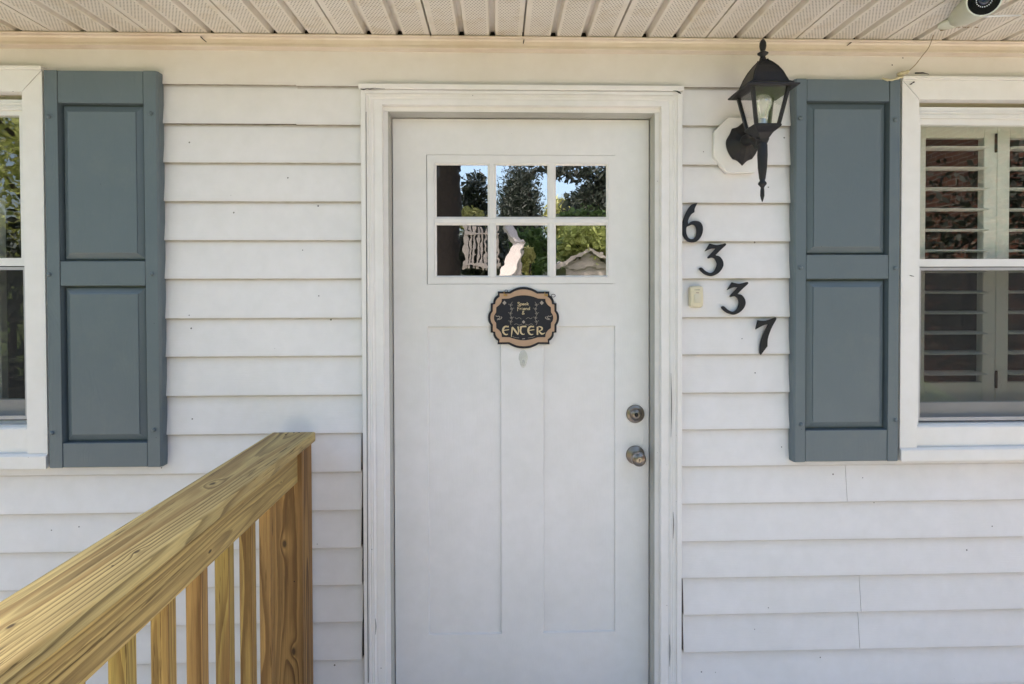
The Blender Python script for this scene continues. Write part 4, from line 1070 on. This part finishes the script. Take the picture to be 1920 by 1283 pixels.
# wires
bm = bmesh.new()
wp = [at(1806, 4, 1.84), at(1790, 3, 1.85), at(1775, 10, 1.87), at(1763, 20, 1.88)]
for p in wp: p.z = min(p.z, SOF-0.003)
tube(bm, catmull(wp, 5), 0.0022, 7)
tube(bm, catmull([at(1763, 34, 1.885), at(1753, 58, 1.91), at(1742, 88, 1.945), at(1730, 104, 1.962), at(1716, 122, 1.975), at(1704, 133, 1.978)], 6), 0.0014, 7)
tag(obj('camera_cable', bm, M['wire'], None, True), 'thin cable hanging from the soffit to the top of the right shutter', 'cable')
bm = bmesh.new()
tube(bm, catmull([at(1654, 147, 1.964), at(1663, 150, 1.955), at(1675, 149.5, 1.953), at(1688, 145, 1.957), at(1696, 143, 1.966)], 5), [0.002]+[0.0036]*19+[0.002], 8)
tube(bm, catmull([at(1684, 143, 1.972), at(1690, 138, 1.966), at(1698, 136, 1.966), at(1704, 134, 1.970)], 5), [0.006, 0.009, 0.008, 0.009, 0.008, 0.006, 0.007, 0.005, 0.006, 0.004, 0.005, 0.006, 0.006, 0.005, 0.004, 0.003], 8)
p = at(1702, 134, 1.965); bmesh.ops.create_icosphere(bm, subdivisions=2, radius=0.0048, matrix=Matrix.Translation(p))
for v in bm.verts: v.co += Vector((mnoise.noise(v.co*160), mnoise.noise(v.co*160+Vector((5, 0, 0))), mnoise.noise(v.co*160+Vector((0, 5, 0)))))*0.0016
tag(obj('caulk_blob', bm, M['caulk'], None, True), 'lumpy yellowed caulk at the top corner of the right shutter', 'caulk')
# small dark twigs / egg cases stuck on the trim
def twig(pts, Y, rad, label):
    bm = bmesh.new(); P_ = [at(x, y, Y) for x, y in pts]; n = len(P_)
    tube(bm, P_, rad, 7); tag(obj('twig', bm, M['twig'], None, True), label, 'twig', 'dark twigs stuck on the trim')
twig([(376, 69), (381, 74), (387, 79)], 1.961, [0.0018, 0.0016, 0.0012], 'dark twig on the trim left of the door, above the siding')
twig([(982.5, 74.5), (982, 78), (981, 82)], 1.961, [0.0016, 0.0018, 0.0012], 'tiny dark twig on the trim above the door')
twig([(1597, 79), (1593, 82), (1588, 86)], 1.961, [0.0020, 0.0015, 0.0010], 'dark twig on the trim right of the lantern')
twig([(1716, 137.3), (1730, 137), (1736, 138), (1742, 139.5)], 1.953, [0.0024, 0.0026, 0.0012, 0.0006], 'long dark twig lying on the cap of the right window')
twig([(1714, 154), (1710.5, 156), (1709, 157.5), (1706, 158.5)], 1.960, [0.0026, 0.0012, 0.0022, 0.0014], 'small dark twig on the right window casing near its top corner')
twig([(1706, 516.5), (1709, 517.5), (1714, 518.5)], 1.963, [0.0010, 0.0014, 0.0006], 'tiny dark twig on the side casing of the right window')

# ------------------------------------------------------------------ wooden railing
LIGHT = (0.57, 0.44, 0.175); DARK = (0.085, 0.048, 0.013)
RL = thing('deck_railing', (-0.66, 1.9, 0), 'new treated pine railing with square balusters left of the door', 'railing')
zcap = at(551, 810, 1.94).z
cx0 = at(511, 810, 1.94).x; cx1 = at(592, 812, 1.94).x
YE = -0.9
capm = wood('cap wood', 1, ((cx0*0.62+cx1*0.38), 0, zcap-0.045), 115, LIGHT, DARK, [(cx0+0.055, 1.42, zcap, 0.010, -0.012), (cx0+0.10, 1.05, zcap, 0.007, 0.008), (cx0+0.07, 0.82, zcap, 0.006, 0.006)], 0.14, 0.095, 2.0, 1.0, (0.30, 0.19, 0.065))
bm = bmesh.new(); bx(bm, cx0, cx1, YE, 1.94, zcap-0.031, zcap, 0.005, 3)
obj('cap_rail', bm, capm, RL, True, 30)
for (sx_, sy_) in ((524, 817), (536, 819.5), (551, 817.5), (561, 817)):
    q_ = at(sx_, sy_, 1.925 if sy_ < 818 else 1.90); bm = bmesh.new(); lathe(bm, [(0.0028, 0.0012), (0.0030, 0.0004), (0.0012, 0.0006)], (q_.x, q_.y, zcap), 2, 10); obj('nail', bm, M['twig'], RL)
xr = at(559, 880, 1.865).x; zb_ = at(559, 904, 1.865).z
sidem = wood('rail wood', 1, (xr-0.03, 0, zb_+0.03), 110, (0.54, 0.385, 0.135), (0.15, 0.085, 0.022), [(xr, 1.30, zb_+0.03, 0.006, -0.006), (xr, 1.72, zb_+0.045, 0.004, 0.004)], 0.2, 0.07, 5.0, 0.7, (0.36, 0.24, 0.085))
obj('top_rail', newbox(xr-0.038, xr, YE, 1.862, zb_, zcap-0.0315, bev=0.003, seg=2), sidem, RL, True, 30)
obj('bottom_rail', newbox(xr-0.038, xr, YE, 1.862, 0.06, 0.15, bev=0.003), sidem, RL)
xpr = at(567, 1000, 1.865).x
postm = wood('post wood', 2, (xpr-0.05, 1.90, 0), 90, (0.38, 0.215, 0.068), (0.08, 0.034, 0.010), [(xpr-0.055, 1.865, at(540, 1020, 1.865).z, 0.011, -0.01), (xpr-0.03, 1.865, at(552, 1222, 1.865).z, 0.011, 0.012)], 0.14, 0.10, 9.0, 1.0, (0.24, 0.13, 0.045))
for y in (1.865, YE):
    obj('post', newbox(xpr-0.089, xpr, y, y+0.098, 0.0, zcap-0.0315, bev=0.003, seg=2), postm, RL)
bmats = [wood('baluster wood %s' % 'abc'[k], 2, (xr-0.06-0.01*k, 1.0, 0), 120, (0.50, 0.295+0.03*k, 0.095), (0.12, 0.053, 0.014), [], 0.12, 0.10, 3.0+k*4, 0.95, (0.28, 0.15, 0.05)) for k in range(3)]
xbr = xr-0.0385
for i in range(16):
    yb_ = 1.771-0.1335*i
    if yb_ < YE+0.15: break
    if abs(yb_) < 0.02: pass
    sh = random.uniform(-0.0015, 0.0015)
    obj('baluster', newbox(xbr-0.0335+sh, xbr+sh*0, yb_-0.0325, yb_, 0.05, zcap-0.045-random.uniform(0, 0.01), bev=0.0022), bmats[i % 3], RL)

# ================================================================== what the glass shows, in front of the house
def leaves(center, rad, n, size, mat, name='crown', parent=None, shape='ball', seed=1, clump=6, hang=0.0):
    rnd = random.Random(seed); V, F = [], []
    cl = []
    for _ in range(max(6, n//60)):
        while True:
            p = Vector((rnd.uniform(-1, 1), rnd.uniform(-1, 1), rnd.uniform(-1, 1)))
            if shape == 'cone':
                h = (p.z+1)/2; lim = (1-h)**0.6*0.95+0.08
                if p.x*p.x+p.y*p.y < lim*lim: break
            elif p.length < 1 and p.length > 0.35: break
        cl.append(p)
    for _ in range(n):
        c0_ = rnd.choice(cl); k = 1.0/clump
        p = c0_+Vector((rnd.gauss(0, k), rnd.gauss(0, k), rnd.gauss(0, k*(1+hang))))
        p = Vector((center[0]+p.x*rad[0], center[1]+p.y*rad[1], center[2]+p.z*rad[2]))
        a = Vector((rnd.gauss(0, 1), rnd.gauss(0, 1), rnd.gauss(0, 1)-hang)).normalized(); b = a.cross(Vector((rnd.gauss(0, 1), rnd.gauss(0, 1), rnd.gauss(0, 1)))).normalized()
        s_ = size*rnd.uniform(0.6, 1.3); i = len(V)
        V += [p-a*s_, p+b*s_*0.5, p+a*s_, p-b*s_*0.5]; F.append((i, i+1, i+2, i+3))
    me = bpy.data.meshes.new(name); me.from_pydata([tuple(v) for v in V], [], F)
    return link_mesh(name, me, mat, parent)
def trunk(parent, base, top, r0, r1, limbs=(), name='trunk'):
    bm = bmesh.new(); base, top = Vector(base), Vector(top); n = 9
    pts = [base.lerp(top, i/(n-1))+Vector((mnoise.noise(Vector((i*0.7, base.x, 0))), mnoise.noise(Vector((0, i*0.7, base.y))), 0))*r0*0.3*(0 < i < n-1) for i in range(n)]
    tube(bm, pts, [r0*(1.25 if i == 0 else 1)*(1-i/(n-1))+r1*i/(n-1) for i in range(n)], 14)
    for a, b, r in limbs: tube(bm, [a, Vector(a).lerp(Vector(b), 0.5)+Vector((0, 0, 0.1)), b], [r, r*0.7, r*0.3], 7)
    return obj(name, bm, M['bark'], parent, True)
def tree(name, label, base, cz, rad, n, size, mat, tr, cat='tree', shape='ball', seed=1, group=None, hang=0, extra=None):
    T = thing(name, base, label, cat, group)
    b = Vector(base); c_ = Vector((b.x, b.y, cz))
    trunk(T, b-Vector((0, 0, 0.2)), c_+Vector((0, 0, rad[2]*0.3)), tr, tr*0.4, [(c_-Vector((0, 0, rad[2]*0.6)), c_+Vector((sx*rad[0]*0.5, sy*rad[1]*0.4, rad[2]*0.2)), tr*0.4) for sx, sy in ((1, 1), (-1, 1), (1, -1), (-1, -1))])
    leaves(c_, rad, n, size, mat, 'crown', T, shape, seed, 6, hang)
    return T
# big trunk near the landing
p = mir(842, 400, 9.0)
T = thing('oak_tree', (p.x, p.y, ground_h(p.x, p.y)), 'large tree with a broad dark trunk opposite the door', 'tree')
trunk(T, (p.x, p.y, ground_h(p.x, p.y)-0.2), (p.x-0.1, p.y, 7.0), 0.23, 0.16, [((p.x, p.y, 4.2), (p.x+2.4, p.y+0.8, 5.2), 0.07), ((p.x, p.y, 4.4), (p.x-1.8, p.y+0.5, 5.6), 0.07)])
leaves((p.x-0.2, p.y, 7.2), (3.0, 2.4, 2.0), 9000, 0.11, M['leaf_mid'], 'crown', T, 'ball', 3)
leaves((p.x, p.y+2.3, 5.4), (1.6, 1.9, 1.2), 9000, 0.11, M['leaf_mid'], 'crown', T, 'ball', 4)  # extra foliage out of view, added to shade the trunk from the sun
def reftree(name, label, px, ptop, pbot, D, halfw, n, size, mat, shape='ball', seed=1, group=None, hang=0, tr=0.12):
    a = mir(px, ptop, D); b = mir(px, pbot, D); w_ = halfw*D/FPX
    cz = (a.z+b.z)/2; rz = (a.z-b.z)/2
    gz = min(ground_h(a.x, a.y), b.z)
    return tree(name, label, (a.x, a.y, gz), cz, (w_, w_, rz), n, size, mat, tr, seed=seed, shape=shape, group=group, hang=hang)
reftree('ornamental_tree', 'small dark leaved tree beyond the lawn beside the big trunk', 893, 325, 420, 14, 26, 2600, 0.055, M['leaf_dark'], seed=4)
reftree('weeping_conifer', 'tall dark weeping conifer in the middle of the yard', 972, 318, 440, 17, 44, 30000, 0.035, M['leaf_dark'], 'cone', 5, hang=1.2)
reftree('bright_shrub', 'yellow green shrub between the trunk and the conifer', 882, 392, 440, 13, 30, 2600, 0.05, M['leaf_yellow'], seed=6, tr=0.04)
reftree('dark_maple', 'dark broad tree at the right side of the yard', 1125, 350, 440, 15, 62, 6500, 0.08, M['leaf_dark'], seed=8)
reftree('green_maple', 'mid green tree below the dark maple', 1100, 385, 440, 13, 45, 3600, 0.06, M['leaf_mid'], seed=9)
reftree('pale_tree', 'pale yellow tree far behind the yard', 1052, 372, 440, 26, 28, 4000, 0.09, M['leaf_yellow'], seed=10)
reftree('bright_tree', 'bright yellow green tree right of the yard', 1100, 425, 500, 12, 60, 7000, 0.05, M['leaf_bright'], seed=11)
reftree('dark_shrub', 'dark green shrub behind the picket fence', 1000, 432, 520, 11, 40, 5000, 0.05, M['leaf_mid'], seed=12)
reftree('orange_shrub', 'yellowing shrub beside the stair rail', 992, 465, 520, 9, 10, 700, 0.04, M['leaf_yellow'], seed=13, tr=0.03)
reftree('dark_hedge', 'dark clipped evergreen behind the picket fence', 905, 424, 520, 9.6, 42, 9000, 0.04, M['leaf_dark'], seed=17)
# far belt of trees
for k, (x, y) in enumerate([(-16, -24), (-10, -27), (-4, -30), (3, -31), (9, -30), (15, -26), (21, -22)]):
    tree('far_tree', ['leftmost', 'second from the left', 'third from the left', 'middle', 'third from the right', 'second from the right', 'rightmost'][k]+' of the trees at the far side of the lawn', (x, y, ground_h(x, y)), 2.6+0.4*(k % 3), (3.4, 2.5, 2.2), 4500, 0.16, M[('leaf_mid', 'leaf_bright', 'leaf_dark')[k % 3]], 0.2, seed=30+k, group='belt of trees beyond the lawn')
# overhanging sprays of leaves
T = thing('overhanging_branch', tuple(mir(1120, 300, 6.5)), 'leafy branch hanging over the yard at the upper right', 'branch')
bm = bmesh.new(); A_ = [mir(1230, 270, 6.2), mir(1150, 300, 6.3), mir(1080, 312, 6.5), mir(1000, 322, 6.6)]; tube(bm, catmull(A_, 5), 0.014, 6)
tube(bm, [mir(1150, 300, 6.3), mir(1110, 340, 6.4), mir(1085, 360, 6.5)], 0.008, 5); tube(bm, [mir(1240, 330, 6.2), mir(1150, 350, 6.3), mir(1090, 380, 6.4)], 0.010, 5)
obj('branch_stem', bm, M['bark'], T)
for k, (px, py, rx, ry) in enumerate([(1000, 328, 14, 9), (1020, 320, 20, 8), (1060, 322, 22, 12), (1090, 330, 18, 12), (1120, 322, 25, 12), (1128, 345, 18, 14), (1100, 352, 12, 8), (1115, 375, 26, 16), (1150, 360, 30, 30)]):
    c_ = mir(px, py, 6.4); leaves(c_, (rx*6.4/FPX, 0.12, ry*6.4/FPX), int(rx*ry*0.9), 0.030, M['leaf_dark'], 'leaf_cluster', T, seed=50+k, clump=2)
# picket fence and white stair rail
PF = thing('picket_fence', tuple(mir(892, 500, 8.5)), 'white vertical board fence beside the big tree', 'fence')
for k in range(9):
    px = 874+k*7.4+random.uniform(-0.6, 0.6); a = mir(px, 424, 8.5); b = mir(px, 506, 8.5)
    obj('picket', newbox(a.x-0.015-0.02*(k == 0), a.x+0.015+0.015*(k == 0), a.y-0.01, a.y+0.01, b.z, a.z, bev=0.002), M['whitewood'], PF)
for py in (436, 496):
    a = mir(870, py, 8.45); b = mir(938, py, 8.45); obj('rail', newbox(a.x, b.x, a.y-0.03, a.y-0.012, a.z-0.03, a.z+0.01), M['whitewood'], PF)
SR = thing('stair_railing', tuple(mir(950, 520, 6.0)), 'white painted stair rail climbing the bank opposite the door', 'railing')
def plank(a, b, w_, t_, name):
    bm = bmesh.new(); d = (b-a).normalized(); s_ = Vector((1, 0, 0)); s_ = (s_-d*s_.dot(d)).normalized(); u_ = d.cross(s_)
    loft(bm, [[p_+s_*w_*i+u_*t_*j for i, j in ((-1, -1), (1, -1), (1, 1), (-1, 1))] for p_ in (a, b)]); return obj(name, bm, M['whitewood'], SR)
plank(mir(948, 524, 5.2), mir(972, 462, 6.8), 0.062, 0.03, 'handrail'); plank(mir(973, 460, 6.8), mir(950, 424, 8.2), 0.05, 0.03, 'handrail')
for k in range(7):
    t = k/7; a = mir(952, 520, 5.3).lerp(mir(978, 466, 6.8), t); obj('baluster', newbox(a.x-0.015, a.x+0.015, a.y-0.015, a.y+0.015, a.z-0.6, a.z-0.02), M['whitewood'], SR)
# pale roofs beyond
def house(label, px0_, px1_, peak, base, D, mat):
    a = mir(px0_, base, D); b = mir(px1_, base, D); c_ = mir((px0_+px1_)/2, peak, D)
    H_ = thing('far_house', ((a.x+b.x)/2, a.y-2, ground_h(0, -12)-0.5), label, 'house')
    bm = bmesh.new(); prism(bm, [(a.x, a.z), (b.x, b.z), (c_.x, c_.z)], 1, a.y, a.y-0.2); obj('gable', bm, mat, H_)
    bm = bmesh.new(); prism(bm, [(a.x-0.1, a.z-0.05), (c_.x, c_.z+0.02), (b.x+0.1, b.z-0.05), (b.x+0.1, b.z+0.02), (c_.x, c_.z+0.10), (a.x-0.1, a.z+0.02)], 1, a.y+0.15, a.y-5); obj('roof', bm, M['whitewood'], H_)
    bm = bmesh.new(); bx(bm, a.x+0.1, b.x-0.1, a.y-4.9, a.y-0.05, -1.0, a.z); obj('wall', bm, mat, H_)
house('pale roofed shed right of the yard', 1050, 1160, 474, 503, 11.5, M['whitewood'])
# brick neighbour on the right, seen in the right window glass
NB = thing('brick_house', (8.5, -6.0, -0.3), 'red brick neighbouring house reflected in the right window', 'house')
bm = bmesh.new(); bx(bm, 6.6, 14, -12.5, -3.2, -0.5, 4.2); obj('wall', bm, M['brick'], NB)
bm = bmesh.new(); prism(bm, [(6.2, 4.2), (10.3, 6.4), (14.4, 4.2)], 1, -12.9, -2.9); obj('roof', bm, M['shingle'], NB)
obj('window_frame', newbox(6.54, 6.598, -10.2, -9.0, 0.9, 2.5), M['whitewood'], NB)
tree('holly_tree', 'dark holly tree before the brick house', (5.4, -2.6, ground_h(5.4, -2.6)), 1.7, (0.8, 0.9, 1.5), 3400, 0.05, M['leaf_dark'], 0.08, seed=91)
tree('left_hedge', 'dark rounded hedge on the left of the slab', (-5.6, -3.0, ground_h(-5.6, -3.0)), 0.9, (1.6, 1.3, 1.3), 6000, 0.05, M['leaf_dark'], 0.07, seed=93)
# leafy tree on the left, seen in the left window glass
for k, (x, y, z, m) in enumerate([(-5.2, -3.5, 3.4, 'leaf_bright'), (-7.5, -6, 3.6, 'leaf_yellow'), (-4.4, -6.5, 4.6, 'leaf_mid')]):
    tree('side_tree', ['bright leaved tree left of the landing', 'yellow green tree further left of the landing', 'tall mid green tree left behind the viewer'][k], (x, y, ground_h(x, y)), z, (1.5, 1.4, 1.4), 3600, 0.06, M[m], 0.11, seed=70+k)
